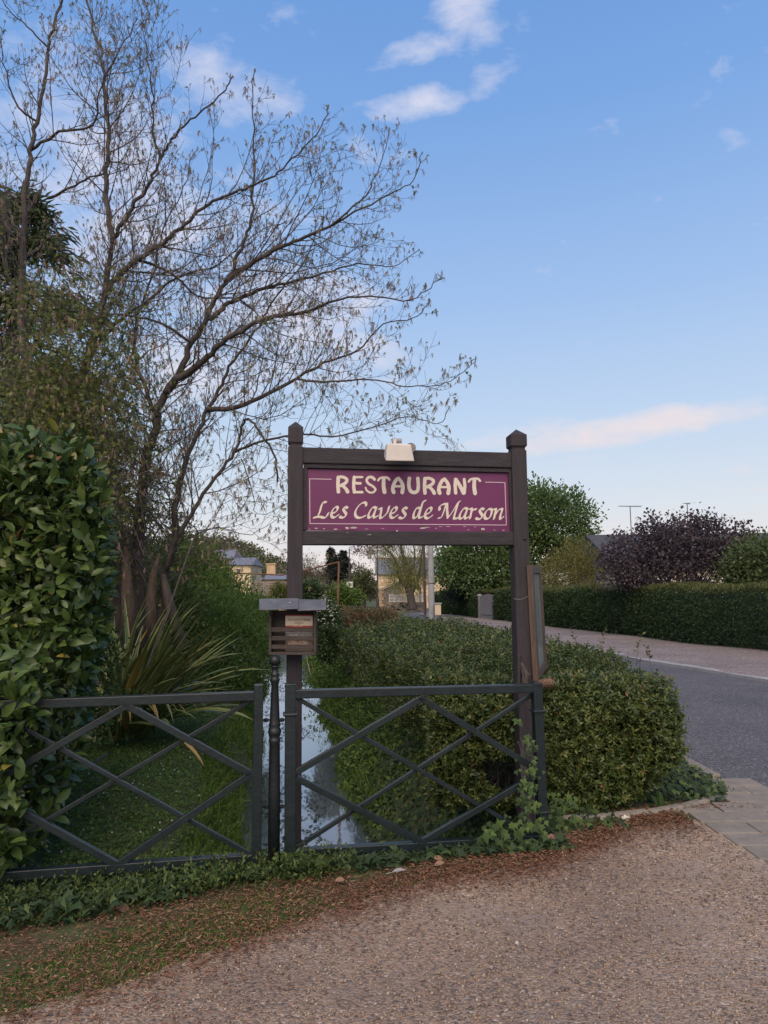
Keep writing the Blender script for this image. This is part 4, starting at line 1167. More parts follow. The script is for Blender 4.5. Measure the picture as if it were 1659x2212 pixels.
# --- fallen leaves lying singly on the gravel edge
fl = [(620, 3450 * .553 + 0, .10, 'curled dry leaf'), ]
for x, y, sz_, lab in [(249, 1928, .085, 'curled brown dead leaf in the ivy by the left fence'), (745, 1890, .055, 'pale tan dead leaf below the right fence rail'), (832, 1866, .055, 'broad tan dead leaf at the litter edge'), (935, 1848, .06, 'small pink brown dead leaf near the ivy'), (960, 1857, .06, 'flat orange brown dead leaf on the litter'), (1205, 1816, .11, 'broad dusty pink leaf stuck on gravel'), (150, 1938, .06, 'orange scrap of leaf in the left ivy'), (400, 2012, .05, 'rust coloured leaf on the mossy strip')]:
    c = G(x, y, .05); c.z = float(Hgt(c.x, c.y)) + .03
    V, FF, r_ = leaves(T_OV if sz_ < .1 else T_IV, F_OV if sz_ < .1 else F_IV, [c], rdir(1) * [1, .5, .2], [[.1, -.35, 1]], sz_, sz_ * .75)
    o = mk('dead_leaf', V, FF, 'deadleaf', None, None, True)
    tag(o, lab, 'dead leaf', 'fallen leaves')
c = G(1352, 1772, .06)
pt = thing('fallen_petals', 'small cup of white petals lying on the rusty litter', 'petals', c)
for j in range(4):
    a = -.6 + j * .55
    V, FF, r_ = leaves(T_OV, F_OV, [c], [[math.sin(a) * 1.0, .1, .55]], [[0, -.8, .6]], .035, .028)
    mk('petal', V, FF, 'flower', pt, {'rnd': r_})
c = G(855, 1890, .04)
ft = thing('feather', 'small grey feather on the gravel under the fence', 'feather', c)
MB().tube([c + Vector((-.05, -.015, .012)), c + Vector((.06, .03, .018))], .0012, 5).build('quill', 'flake', ft)
V, FF, r_ = leaves(T_OV, F_OV, [c + Vector((-.02, -.003, .016))], [[1, .4, .06]], [[0, -.3, 1]], .085, .030)
mk('vane', V, FF, 'concrete', ft, None, True)

# ------------------------------------------------------------------ ivy on the right fence post and sign post
iv = thing('climbing_ivy', 'fresh ivy climbing the right fence post and sign post', 'ivy', G(1150, 1790, .05))
LF = [mk('ivy_leaf', *leaves(T_IV, F_IV, [(0, 0, 0)], [(1, 0, 0)], [(0, 0, 1)], 1, 1)[:2], 'ivyfresh', None, {'rnd': np.full(len(T_IV), v)}, link=False) for v in (.05, .3, .5, .75, 1.0)]
def leaf_at(me, name, parent, p, d, nrm, L, Wd):
    d = Vector(d).normalized(); b = Vector(nrm).cross(d).normalized(); nn = d.cross(b)
    o = bpy.data.objects.new(name, me); COL.objects.link(o); adopt(o, parent)
    o.matrix_basis = Matrix(((d.x * L, b.x * Wd, nn.x * L, p[0]), (d.y * L, b.y * Wd, nn.y * L, p[1]), (d.z * L, b.z * Wd, nn.z * L, p[2]), (0, 0, 0, 1)))
    return o
spots = []
for i in range(120):        # along the post, hugging its left edge
    y = random.triangular(1545, 1790, 1740)
    xm = np.interp(y, [1545, 1600, 1650, 1700, 1790], [1118, 1136, 1146, 1140, 1140])
    wd = np.interp(y, [1545, 1600, 1700, 1790], [16, 24, 22, 55])
    spots.append((random.gauss(xm, wd * .55), y, 4.38 - random.random() * .05, .022 if y < 1700 else .025))
for i in range(40):
    spots.append((random.uniform(1180, 1245), random.uniform(1710, 1790), 4.5 + random.random() * .15, .030))
for i in range(60):
    spots.append((random.uniform(1030, 1180), random.uniform(1775, 1835), 4.25 + random.random() * .1, .036))
for x, y, Y, s0 in spots:
    p = P(x, y, Y); L_ = s0 * random.uniform(.8, 1.7)
    leaf_at(random.choice(LF), 'leaf', iv, p, (random.gauss(0, .5), -.25, -1 + random.gauss(0, .4)), (random.gauss(0, .3), -1, .45), L_, L_ * 1.1)
st = MB()
for j in range(7):
    x0 = random.uniform(1128, 1152)
    st.tube([P(x0 + random.uniform(-8, 8) - (1790 - y) * .03, y, 4.42) for y in np.linspace(1795, random.uniform(1560, 1660), 9)], .0028, 5)
st.build('stems', 'twig', iv)['kind'] = 'stuff'

# ------------------------------------------------------------------ laurel hedge on the left
lau = thing('laurel_hedge', 'tall glossy cherry laurel hedge with a few yellow leaves', 'hedge', (-2.6, 5.2, 0))
def lau_right(z):   # right hand outline of the hedge at each height
    return np.interp(z, [0, .25, .55, .75, .95, 1.2, 1.7, 2.1, 2.3, 2.42, 2.55], [-2.02, -1.93, -1.88, -1.86, -1.82, -1.76, -1.72, -1.74, -1.82, -1.96, -2.14])
n = 25000
face = rng.random(n)
zz = rng.uniform(.02, 2.48, n)
fx = np.where(face < .52, lau_right(zz) - 2.2 * rng.random(n), 0)
fy = np.where(face < .52, np.interp(zz, [0, 1.02, 1.35, 2.5], [3.74, 3.76, 4.06, 4.20]) + .16 * np.clip((fx + 1.95) / .2, 0, 1) * (zz < 1.3) + .06 * np.sin(fx * 5) * np.cos(zz * 4), 0)
sy = rng.uniform(4.22, 6.4, n); sx = lau_right(zz) - .36 * (sy - 4.25)
ty = rng.uniform(4.25, 6.4, n); tx = -1.80 - .36 * (ty - 4.25) - 2.0 * rng.random(n); tz = 2.44 + .05 * np.sin(tx * 7) * np.cos(ty * 5)
isf, iss = face < .52, (face >= .52) & (face < .85)
p = np.where(isf[:, None], np.stack([fx, fy, zz], -1), np.where(iss[:, None], np.stack([sx, sy, zz], -1), np.stack([tx, ty, tz], -1)))
nr = np.where(isf[:, None], [[0, -1, .25]], np.where(iss[:, None], [[1, -.35, .25]], [[0, -.2, 1]]))
dep = rng.random(n) ** 1.3 * .38
p = p - unit(nr) * dep[:, None] + unit(nr) * (lump(p, 3.2) * .09)[:, None] + rng.normal(size=(n, 3)) * .02
d = nr * .55 + [0, 0, .35] + rng.normal(size=(n, 3)) * .62
# leaves stand in whorls round shoot tips
k = n // 5
tips = p[rng.integers(0, n, k)]
sd = unit(nr[rng.integers(0, n, k)] * .5 + [0, 0, .7])
q = tips.repeat(5, 0)[:n]
L = rng.uniform(.050, .122, n)
keep = (p[:, 1] > 3.6)
nl = unit(nr * .8 + [0, -.1, .75] + rng.normal(size=(n, 3)) * .45)
rv = np.clip(rng.random(n) * .86, 0, .86); odd = rng.random(n)
rv = np.where(odd > .975, rng.uniform(.9, 1, n), rv)
# the outermost and nearest leaves are single objects
vis = -dep - .06 * (p[:, 1] - 4.2) + .3 * (p[:, 0] > -2.75)
scr_in = (np.abs(p[:, 0]) < .55 * p[:, 1])
score = np.where(scr_in & ~(~isf & ~iss), vis, -9)
top = np.argsort(-score)[:300]
sel = np.zeros(n, bool); sel[top] = True
LM = [mk('laurel_leaf', *leaves(T_OV, F_OV, [(0, 0, 0)], [(1, 0, 0)], [(0, 0, 1)], 1, 1)[:2], 'laurel', None, {'rnd': np.full(len(T_OV), v)}, True, False) for v in (.08, .25, .42, .55, .7, .84, .93, 1.0)]
for i in top:
    mi = LM[int(np.argmin(np.abs(np.array([.08, .25, .42, .55, .7, .84, .93, 1.0]) - rv[i])))]
    leaf_at(mi, 'leaf', lau, p[i], d[i], nl[i], L[i], L[i] * .52)
r2 = ~sel
o = leafobj('foliage', 'laurel', lau, T_OV, F_OV, p[r2], d[r2], nl[r2], L[r2], L[r2] * .52, rv[r2], True); o['kind'] = 'stuff'
st = MB()
for j in range(70):
    i = rng.integers(0, n)
    a = Vector(p[i]); st.tube([Vector((-2.9 + random.uniform(-.4, .4), min(a.y + .7, 6.8), max(.05, a.z - .6))), a * .5 + Vector((-2.6, a.y + .5, a.z - .3)) * .5, a], [.014, .009, .003], 5)
st.build('stems', 'twig', lau)

# ------------------------------------------------------------------ flax clump
fc = G(262, 1592, -.04)
fx_ = thing('flax_clump', 'big arching clump of striped sword shaped flax leaves', 'flax', fc)
def blade(base, az, length, lean, droop, wd, yellow=0.0):
    k = 11; pts = []
    p_ = Vector(base); el = lean
    h = Vector((math.sin(az), math.cos(az), 0))
    for i in range(k):
        pts.append(p_.copy())
        t = i / (k - 1)
        el_i = el - droop * t ** 1.6
        p_ = p_ + (h * math.cos(el_i) + Vector((0, 0, 1)) * math.sin(el_i)) * (length / (k - 1))
    V, F, ac = [], [], []
    side0 = Vector((h.y, -h.x, 0))
    tw = random.uniform(-.5, .5)
    for i, c in enumerate(pts):
        t = i / (k - 1)
        w = wd * (0.45 + 1.1 * t) if t < .5 else wd * max(.02, 1 - ((t - .5) / .5) ** 2.2)
        tg = (pts[min(i + 1, k - 1)] - pts[max(i - 1, 0)]).normalized()
        nn = side0.cross(tg).normalized()
        s2 = (side0 * math.cos(tw * t) + nn * math.sin(tw * t)).normalized()
        n2 = s2.cross(tg)
        fold = w * .35
        for s_, a in ((-1, 0), (-.45, .2), (0, .5), (.45, .8), (1, 1)):
            V.append(c + s2 * (w * s_) + n2 * (fold * abs(s_))); ac.append(a)
    for i in range(k - 1):
        for j in range(4):
            a = i * 5 + j; F.append((a, a + 1, a + 6, a + 5))
    return mk('leaf', V, F, 'phorm', fx_, {'across': ac, 'rnd': np.full(len(V), yellow)}, True)
for i in range(170):
    az = random.uniform(-math.pi, math.pi)
    if random.random() < .45: az = random.gauss(math.pi * .5, .8)     # more of them lean to the stream
    f_ = random.random()
    lean = R(86 - 62 * f_ ** .8 + random.uniform(-6, 6))
    ln = random.uniform(1.25, 1.85) * (1 - .1 * f_)
    dr = R(random.uniform(5, 40) + 55 * f_ * random.random())
    base = fc + Vector((random.gauss(0, .13), random.gauss(0, .13), 0))
    blade(base, az, ln, lean, dr, random.uniform(.026, .042), random.random() * .8 if random.random() < .95 else random.uniform(.85, 1))
for i in range(14):      # old hanging leaves
    blade(fc + Vector((random.gauss(0, .12), -.1, .25)), random.gauss(math.pi * .75, .7), random.uniform(.8, 1.2), R(38), R(105), random.uniform(.014, .024), random.uniform(.6, 1))
a = P(360, 1588, 7.0)
blade(P(352, 1570, 6.9), math.pi * .55, .55, R(-30), R(30), .030, 1.0)
# dark bamboo cane leaning over the flax
tag(MB().tube([P(318, 1440, 7.6), P(370, 1300, 7.6), P(418, 1165, 7.6)], [.012, .011, .009], 6).build('cane', 'twig'), 'thin dark cane leaning over the flax clump', 'cane')

# ------------------------------------------------------------------ honeysuckle hedge beside the road
hd = thing('honeysuckle_hedge', 'wide low clipped hedge of tiny green leaves beside the road', 'hedge', (1.3, 6.5, 0))
def hl(Y): return np.interp(Y, [4.8, 5.6, 6.5, 8, 10, 14, 20, 26], [.42, .50, .48, .10, -.25, -.75, -1.45, -2.2])
def hr_(Y): return np.interp(Y, [4.8, 5.2, 5.7, 6.4, 8, 10, 12.6, 17, 22, 26], [1.75, 1.98, 2.15, 2.30, 2.28, 2.15, 1.95, 1.30, .45, -.4])
def ht(Y): return np.interp(Y, [4.75, 4.95, 5.4, 6.5, 9, 14, 20, 26], [.38, .68, .82, .86, .84, .78, .72, .68])
def hedge_leaves(n, y0, y1, Ls, per):
    Y = rng.uniform(y0, y1, n); t = rng.random(n)
    l_, r2_, h_ = hl(Y), hr_(Y), ht(Y)
    w_ = r2_ - l_
    # cross section: left flank, top, right flank
    arc = rng.random(n) * (w_ + 1.6)
    lf_ = arc < .75; rt = arc > w_ + .75
    X = np.where(lf_, l_ - .05, np.where(rt, r2_, l_ + np.clip(arc - .75, 0, None)))
    z = np.where(lf_, .12 + (h_ - .12) * arc / .75, np.where(rt, .10 + (h_ - .10) * rng.random(n), h_))
    nr = np.where(lf_[:, None], [[-1, -.2, .4]], np.where(rt[:, None], [[1, -.2, .25]], [[0, -.15, 1]]))
    # right flank overhangs: narrower at the foot
    X = X - np.where(rt, .55 * np.clip((.55 - z) / .55, 0, 1) ** 1.2, 0)
    ed = np.minimum(X - l_, r2_ - X)
    z = z - np.where(~lf_ & ~rt, .16 * np.clip(1 - ed / .35, 0, 1) ** 2, 0)
    p = np.stack([X, Y, z], -1)
    g = Hgt(np.clip(X, l_, r2_), Y)
    p = p + unit(nr) * (lump(p, 2.2) * .13 + lump(p, 7) * .06)[:, None]
    return p, unit(nr)
def front_leaves(n):
    X = rng.uniform(.30, 2.0, n); z = .06 + .86 * rng.random(n) ** .85
    Y = np.interp(z, [0, .35, .7, .95], [5.02, 4.86, 4.86, 5.15]) + .05 * np.sin(X * 6)
    X = np.where(z < .45, X * (1 - .22 * (.45 - z) / .45 * (X > 1.2)), X)
    p = np.stack([X, Y, z], -1); nr = np.tile([[0, -1, .45]], (n, 1)).astype(float)
    return p + unit(nr) * (lump(p, 2.6) * .11 + lump(p, 8) * .05)[:, None], unit(nr)
def sprigs(p, nr, per, Ls, wr, depth, mat, name, parent, upw=.5, T=T_RH, F=F_RH, rlo=0, rhi=1.0, spread=1.0):
    n = len(p)
    p = p - nr * (rng.random(n) ** 1.5 * depth)[:, None]
    ax = unit(nr * .6 + [0, 0, upw] + rng.normal(size=(n, 3)) * .38)
    k = per
    t = np.tile(np.linspace(.15, 1, k), n)
    az = np.tile(np.arange(k) * 2.4, n) + np.repeat(rng.random(n) * 6.28, k)
    axr_ = ax.repeat(k, 0)
    o1 = unit(np.cross(axr_, rdir(n).repeat(k, 0))); o2 = np.cross(axr_, o1)
    rad = o1 * np.cos(az)[:, None] + o2 * np.sin(az)[:, None]
    sl = Ls * 2.0
    q = p.repeat(k, 0) + axr_ * (t * sl * rng.uniform(.6, 1.2, n).repeat(k))[:, None]
    dd_ = unit(axr_ * .75 + rad * spread)
    N = len(q)
    base = np.repeat(np.clip(rng.random(n), 0, 1), k)
    rv = np.clip(base * .75 + rng.random(N) * .25, 0, 1) * (rhi - rlo) + rlo
    rv = np.where(rng.random(N) > .004, np.minimum(rv, .93), 1.0)
    return leafobj(name, mat, parent, T, F, q, dd_, unit(axr_ + rng.normal(size=(N, 3)) * .3), Ls * rng.uniform(.7, 1.25, N), Ls * wr * rng.uniform(.8, 1.2, N), rv)
p, nr = hedge_leaves(15000, 4.9, 9.2, .032, 6)
pf, nf = front_leaves(7500)
kf = (lump(pf, 4.0) > -.55) | (pf[:, 2] > .45); pf, nf = pf[kf], nf[kf]
o = sprigs(np.concatenate([p, pf]), np.concatenate([nr, nf]), 7, .034, .46, .22, 'shrub', 'near_foliage', hd); o['kind'] = 'stuff'
p, nr = hedge_leaves(9500, 9.0, 26, .05, 6)
o = sprigs(p, nr, 6, .055, .5, .22, 'shrub', 'far_foliage', hd); o['kind'] = 'stuff'
# twigs showing at the open foot of the hedge
st = MB()
for j in range(170):
    Y = random.uniform(4.95, 7.2); xx = random.uniform(float(hl(Y)), float(hr_(Y)) - .6)
    if random.random() < .6: Y = random.uniform(4.92, 5.25); xx = random.uniform(.4, 1.6)
    b = Vector((xx, Y + .25, .02)); e = b + Vector((random.gauss(0, .12) + (.08 if xx > 1.4 else 0), random.gauss(-.12, .15), random.uniform(.3, .75)))
    m_ = b.lerp(e, .5) + Vector((random.gauss(0, .05), random.gauss(0, .05), random.gauss(0, .03)))
    st.tube([b, m_, e], [.006, .004, .0018], 4)
o = st.build('twigs', 'twig', hd); o['kind'] = 'stuff'
# long wild shoots over the top
for j, (x, y, Y, h) in enumerate([(1250, 1390, 7.6, .16), (1295, 1392, 7.4, .22), (1372, 1405, 6.8, .20), (1408, 1418, 6.4, .14), (1210, 1385, 8, .14), (1450, 1540, 6.0, .12)]):
    b = P(x, y + 12, Y); e = b + Vector((random.gauss(.02, .05), random.gauss(0, .05), h))
    s2 = MB().tube([b - Vector((0, 0, .1)), b.lerp(e, .5), e], [.003, .002, .001], 4).build('shoot', 'twig', hd)
    n = 12; t = np.linspace(.2, 1, n)
    q = np.array([b.lerp(e, v) for v in t])
    leafobj('shoot_leaves', 'shrub', hd, T_RH, F_RH, q, rdir(n) + [0, 0, .5], rdir(n), .045, .020)
# ivy and weeds under the hedge corner
n = 700
xy = np.array([G(x, y, .03) for x, y in zip(rng.uniform(1330, 1560, 1500), rng.uniform(1650, 1745, 1500))])
k = (xy[:, 1] > 5.02) & (xy[:, 0] < np.interp(xy[:, 1], [4.9, 5.6, 6.4], [2.55, 2.45, 2.5]))
xy = xy[k]; n = len(xy)
xy[:, 2] = Hgt(xy[:, 0], xy[:, 1]) + rng.random(n) * .10
leafobj('corner_ivy', 'ivy', None, T_IV, F_IV, xy, rdir(n) * [1, .5, .4] + [.2, -.6, -.3], up(n) + rng.normal(size=(n, 3)) * .4 + [0, -.6, 0], rng.uniform(.025, .06, n), rng.uniform(.028, .065, n), rng.random(n) ** 1.6)
tag(bpy.data.objects['corner_ivy'], 'dark ivy trailing under the hedge corner by the kerb', 'ivy', kind='stuff')
hc = G(1535, 1712, .05)
t_ = thing('parsley_weed', 'feathery bright green weed at the kerb corner', 'weed', hc)
n = 260
q = np.array(hc) + rng.normal(size=(n, 3)) * [.07, .05, .02] + [0, 0, .02]
leafobj('leaves', 'ivyfresh', t_, T_RH, F_RH, q, up(n, .7) + rng.normal(size=(n, 3)) * .7, rdir(n), rng.uniform(.02, .045, n), rng.uniform(.008, .016, n))
for x, y, lab in ((1428, 1748, 'broad dock leaf standing in the rusty litter'), ):
    c = G(x, y, .05)
    t_ = thing('dock_plant', lab, 'weed', c)
    for j in range(4):
        V, FF, r_ = leaves(T_OV, F_OV, [c], [[random.uniform(-.6, .8), -.1, random.uniform(.4, 1.1)]], [[0, -1, .5]], .12, .035)
        mk('leaf', V, FF, 'ivyfresh', t_, {'rnd': r_}, True)

# ------------------------------------------------------------------ the big half bare maple
tree = thing('maple_tree', 'large many stemmed maple with bare twigs, hanging tassels and young leaves', 'tree', P(300, 1540, 9.0) * Vector((1, 1, 0)) if False else Vector((-3.1, 9.0, 0)))
def V3(px, Y0, Y1):
    n = len(px)
    return [P(x, y, Y0 + (Y1 - Y0) * i / (n - 1)) for i, (x, y) in enumerate(px)]
limbs = [   # traced limbs: pixels, distance at start and end, radius at start and end, droop
    ([(262, 1420), (240, 1250), (200, 1080), (165, 960), (115, 880), (62, 790), (46, 680), (50, 530), (55, 425), (65, 325), (80, 265), (95, 175), (103, 100), (120, 50), (150, -60)], 9.0, 9.4, .17, .016),
    ([(200, 1080), (165, 930), (185, 780), (215, 700), (230, 600), (245, 525), (260, 490), (290, 440), (320, 400), (345, 350), (360, 315), (390, 280), (430, 245), (480, 200), (505, 165)], 9.05, 8.2, .13, .008),
    ([(245, 525), (232, 450), (230, 380), (235, 300), (230, 240), (225, 175), (220, 125), (200, 60), (185, -40)], 8.7, 9.3, .06, .014),
    ([(225, 640), (250, 600), (300, 560), (350, 525), (400, 485), (450, 440), (500, 420), (550, 400), (600, 370), (650, 325), (690, 280), (710, 225)], 8.85, 8.4, .06, .007),
    ([(298, 1430), (300, 1250), (305, 1110), (315, 1000), (335, 935), (345, 875), (380, 820), (415, 740), (440, 700), (460, 655), (485, 610), (505, 575), (530, 510), (545, 450), (550, 300), (545, 200), (548, 150)], 8.9, 8.6, .155, .006),
    ([(485, 610), (550, 565), (615, 530), (665, 510), (720, 485), (775, 455), (840, 420), (890, 390), (912, 330)], 8.7, 8.0, .055, .005),
    ([(720, 485), (790, 420), (825, 345), (842, 275)], 8.3, 8.5, .022, .004),
    ([(360, 850), (380, 820), (440, 780), (480, 740), (530, 710), (585, 685), (650, 675), (720, 650), (800, 640), (880, 650), (930, 620), (957, 598)], 8.8, 7.6, .075, .005),
    ([(455, 690), (485, 660), (525, 640), (580, 620), (625, 610), (700, 590), (775, 570), (850, 575), (905, 540)], 8.75, 9.3, .05, .005),
    ([(340, 1420), (352, 1290), (375, 1170), (385, 1050), (425, 940), (450, 885), (480, 830), (505, 780), (560, 700), (600, 640), (660, 560), (700, 470)], 8.8, 9.2, .095, .006),
    ([(450, 885), (510, 880), (600, 840), (700, 785), (770, 760), (830, 700), (890, 690), (930, 650)], 8.9, 8.0, .055, .005),
    ([(360, 1230), (380, 1165), (420, 1100), (475, 1020), (510, 970), (525, 915), (535, 905), (548, 915), (570, 945), (592, 985), (602, 1040)], 8.75, 8.2, .05, .012),
    ([(640, 820), (700, 825), (800, 820), (870, 832), (950, 832), (1000, 805), (1028, 775)], 8.5, 7.4, .022, .004),
    ([(510, 975), (560, 955), (650, 938), (720, 943), (800, 925), (880, 900), (945, 915), (972, 878)], 8.45, 7.2, .026, .004),
    ([(46, 680), (20, 600), (-10, 500), (-30, 420)], 9.2, 8.8, .04, .01),
    ([(65, 325), (130, 285), (200, 270), (215, 200), (250, 120), (300, 40)], 9.3, 8.6, .035, .006),
    ([(110, 430), (160, 400), (225, 375)], 9.3, 8.9, .03, .012),
    ([(185, 780), (250, 700), (320, 650), (380, 600), (470, 570), (560, 500), (620, 480)], 8.95, 9.6, .045, .005),
    ([(300, 560), (370, 590), (430, 640), (520, 650), (600, 720), (700, 740)], 8.8, 9.6, .03, .005),
    ([(340, 900), (300, 800), (290, 700), (330, 600), (350, 500), (390, 420), (420, 330)], 8.8, 9.6, .045, .006),
    ([(345, 350), (330, 260), (325, 180), (310, 60), (305, 15)], 8.5, 8.2, .022, .005),
    ([(103, 100), (60, 60), (20, 20), (-20, -30)], 9.3, 9.0, .02, .006),
    ([(80, 265), (40, 230), (10, 150), (0, 80)], 9.3, 8.7, .025, .006),
    ([(415, 740), (350, 700), (270, 680), (180, 690), (90, 700)], 8.75, 8.0, .03, .005),
    ([(520, 990), (540, 1040), (560, 1110), (640, 1075)], 8.5, 8.0, .012, .003),
    ([(400, 1165), (470, 1140), (540, 1155), (600, 1120)], 8.6, 8.0, .014, .003),
]
TW = {k: MB() for k in ('trunk', 'limb', 'branch', 'twig')}
tips_p, tips_d, mid_p = [], [], []
def catmull(pts, k):
    p = np.array([tuple(v) for v in pts]); p = np.vstack([2 * p[0] - p[1], p, 2 * p[-1] - p[-2]])
    o = []
    for i in range(1, len(p) - 2):
        for t in np.linspace(0, 1, k, endpoint=False):
            a, b, c, d = p[i - 1], p[i], p[i + 1], p[i + 2]
            o.append(.5 * (2 * b + (c - a) * t + (2 * a - 5 * b + 4 * c - d) * t ** 2 + (3 * b - a - 3 * c + d) * t ** 3))
    o.append(p[-2])
    return np.array(o)
R1 = random.Random(11)
def rv3(s): return Vector((R1.gauss(0, s), R1.gauss(0, s), R1.gauss(0, s)))
def grow(p, d, length, r, level):
    """one side shoot: leaves the parent outward, sags a little, then turns up at the tip"""
    k = 6 if level < 2 else 5
    pts, rad = [Vector(p)], [r]
    d = d.normalized(); sag = R1.uniform(-.10, .16)
    low = p.z < 3.4
    for i in range(k):
        t = (i + 1) / k
        lift = -sag * .5 if t < .45 else (.30 if not low else .12) * R1.uniform(.4, 1.3)
        d = (d + Vector((0, 0, lift)) + rv3(.10)).normalized()
        pts.append(pts[-1] + d * (length / k)); rad.append(max(r * (1 - .8 * t), .0018))
    key = 'branch' if level == 1 else 'twig'
    TW[key].tube(pts, rad, 4 if level == 1 else 3, cap=False)
    if level == 1:
        m = max(3, int(length / .125))
        for i in range(m):
            t = R1.uniform(.15, .98) * k; j = min(int(t), k - 1)
            q = pts[j].lerp(pts[j + 1], t - j)
            tg = (pts[j + 1] - pts[j]).normalized()
            s = tg.cross(rv3(1)).normalized()
            grow(q, tg * .8 + s * R1.uniform(.5, 1.0), length * R1.uniform(.22, .5) * (1 - .4 * t / k), max(.0028, r * .4), 2)
    elif level == 2 and length > .22:
        for i in range(R1.choice((1, 2, 2, 3))):
            j = R1.randint(1, k - 1); tg = (pts[j + 1] - pts[j]).normalized()
            s = tg.cross(rv3(1)).normalized()
            grow(pts[j], tg + s * .8, length * R1.uniform(.3, .55), .0024, 3)
    if level >= 2 or True:
        tips_p.append(tuple(pts[-1])); tips_d.append(tuple(d))
        for j in range(2, k): mid_p.append(tuple(pts[j]))
for px, Y0, Y1, r0, r1 in limbs:
    c = catmull(V3(px, Y0, Y1), 5)
    n = len(c)
    seg = np.concatenate([[0], np.cumsum(np.linalg.norm(np.diff(c, axis=0), axis=1))])
    tt = seg / seg[-1]
    rad = [r0 * .64 * (1 - t) ** 1.5 + r1 * t ** .6 for t in tt]
    c = c + rng.normal(size=c.shape) * .012 * np.array([1, 1, .3])
    TW['trunk' if r0 > .09 else 'limb'].tube([Vector(v) for v in c], rad, 10 if r0 > .09 else 7)
    tips_p.append(tuple(c[-1])); tips_d.append(tuple(c[-1] - c[-2]))
    s = R1.uniform(.1, .3)
    total = seg[-1]
    while s < total * .985:
        j = int(np.searchsorted(seg, s)) ; j = min(max(j, 1), n - 1)
        q = Vector(c[j]); tg = Vector(c[j] - c[j - 1]).normalized()
        if q.z > 1.2 and (rad[j] < .11 or R1.random() < .35):
            sd = tg.cross(rv3(1)).normalized()
            ln = (.26 + 1.2 * (1 - s / total) + .3 * R1.random()) * R1.uniform(.55, 1.2)
            if s / total > .8: ln *= .6
            if q.x > -.6: ln *= .75
            grow(q, tg * .75 + sd * R1.uniform(.55, 1.0) + Vector((0, 0, .12)), ln, min(.010, rad[j] * .4), 1)
        s += R1.uniform(.065, .145)
TW['trunk'].build('trunk', 'bark', tree, smooth=True)
TW['limb'].build('limbs', 'bark', tree, smooth=True)
TW['branch'].build('branches', 'twig', tree, smooth=True)
TW['twig'].build('twigs', 'twig', tree)['kind'] = 'stuff'
tp = np.array(tips_p); td = np.array(tips_d); mp = np.array(mid_p)
print('maple tips', len(tp), 'mids', len(mp))
low = np.clip((4.8 - tp[:, 2]) / 3.0, 0, 1)
# tassels hang from the tips, young leaves stand at them
k = rng.random(len(tp)) < .6
q = tp[k]; n = len(q)
leafobj('tassels', 'catkin', tree, T_TS, F_TS, q, up(n, -1.0) + rng.normal(size=(n, 3)) * .16, rdir(n), rng.uniform(.05, .10, n), rng.uniform(.018, .032, n))['kind'] = 'stuff'
km = rng.random(len(mp)) < np.where(mp[:, 2] < 4.5, .07, .02)
q = np.concatenate([tp[rng.random(len(tp)) < np.where(tp[:, 2] < 4.5, .6, .42)], mp[km]]); n = len(q)
leafobj('young_leaves', 'spring', tree, T_MP, F_MP, q, rdir(n) * [1, 1, .5] + [0, 0, -.25], rdir(n) + [0, 0, .7], rng.uniform(.022, .048, n), rng.uniform(.022, .048, n))['kind'] = 'stuff'

# torn reddish second trunk leaning at the foot
t2 = thing('broken_tree', 'broken reddish trunk with torn bark beside the maple foot', 'tree trunk', (-2.75, 8.6, 0))
MB().tube([P(330, 1420, 8.6), P(326, 1290, 8.6), P(332, 1240, 8.6), P(345, 1195, 8.6)], [.085, .062, .045, .012], 9).build('trunk', 'barkred', t2, smooth=True)
MB().tube([P(392, 1400, 8.7), P(362, 1290, 8.7), P(352, 1240, 8.7)], [.085, .06, .03], 9).build('trunk_fork', 'bark', t2, smooth=True)
MB().tube([P(286, 1420, 8.5), P(276, 1290, 8.5), P(272, 1180, 8.55)], [.10, .075, .03], 9).build('stump', 'barkred', t2, smooth=True)

# climber tangle over the trunks
vt = thing('climber_tangle', 'tangled climber with pale shoots smothering the maple trunks', 'climber', (-3.4, 8.5, 0))
st = MB()
for i in range(150):
    x = random.triangular(0, 400, 180); y = random.uniform(780, 1060)
    Y = random.uniform(7.7, 8.9)
    a = P(x, y, Y); b = a + Vector((random.gauss(0, .35), random.gauss(0, .2), -random.uniform(.3, 1.1)))
    m_ = a.lerp(b, .5) + Vector((random.gauss(0, .2), random.gauss(0, .1), random.gauss(.05, .15)))
    st.tube(list(map(Vector, catmull([a, m_, b], 5))), [.0034] * 11, 3, cap=False)
st.build('shoots', 'twig', vt)['kind'] = 'stuff'
n = 30000
xx = np.clip(rng.triangular(-40, 120, 400, n), -40, 420); yy = rng.triangular(540, 880, 1330, n); YY_ = rng.uniform(7.6, 9.6, n)
q = np.array([P(a, b, c) for a, b, c in zip(xx, yy, YY_)]); kk = lump(q, 1.7) > np.where(yy < 760, .2, -.2)
q = q[kk & (rng.random(n) < np.where(xx > 300, .35, .7))]; n = len(q)
leafobj('leaves', 'vine', vt, T_MP, F_MP, q, rdir(n) + [0, 0, -.4], rdir(n) + [0, -.2, .6], rng.uniform(.025, .055, n), rng.uniform(.025, .055, n), rng.random(n))['kind'] = 'stuff'
n = 900
xx = rng.triangular(-20, 120, 400, n); yy = rng.triangular(500, 900, 1250, n); YY_ = rng.uniform(7.6, 9.2, n)
q = np.array([P(a, b, c) for a, b, c in zip(xx, yy, YY_)])
leafobj('dry_tassels', 'catkin', vt, T_TS, F_TS, q, up(n, -1) + rng.normal(size=(n, 3)) * .15, rdir(n), rng.uniform(.06, .13, n), rng.uniform(.025, .045, n))['kind'] = 'stuff'

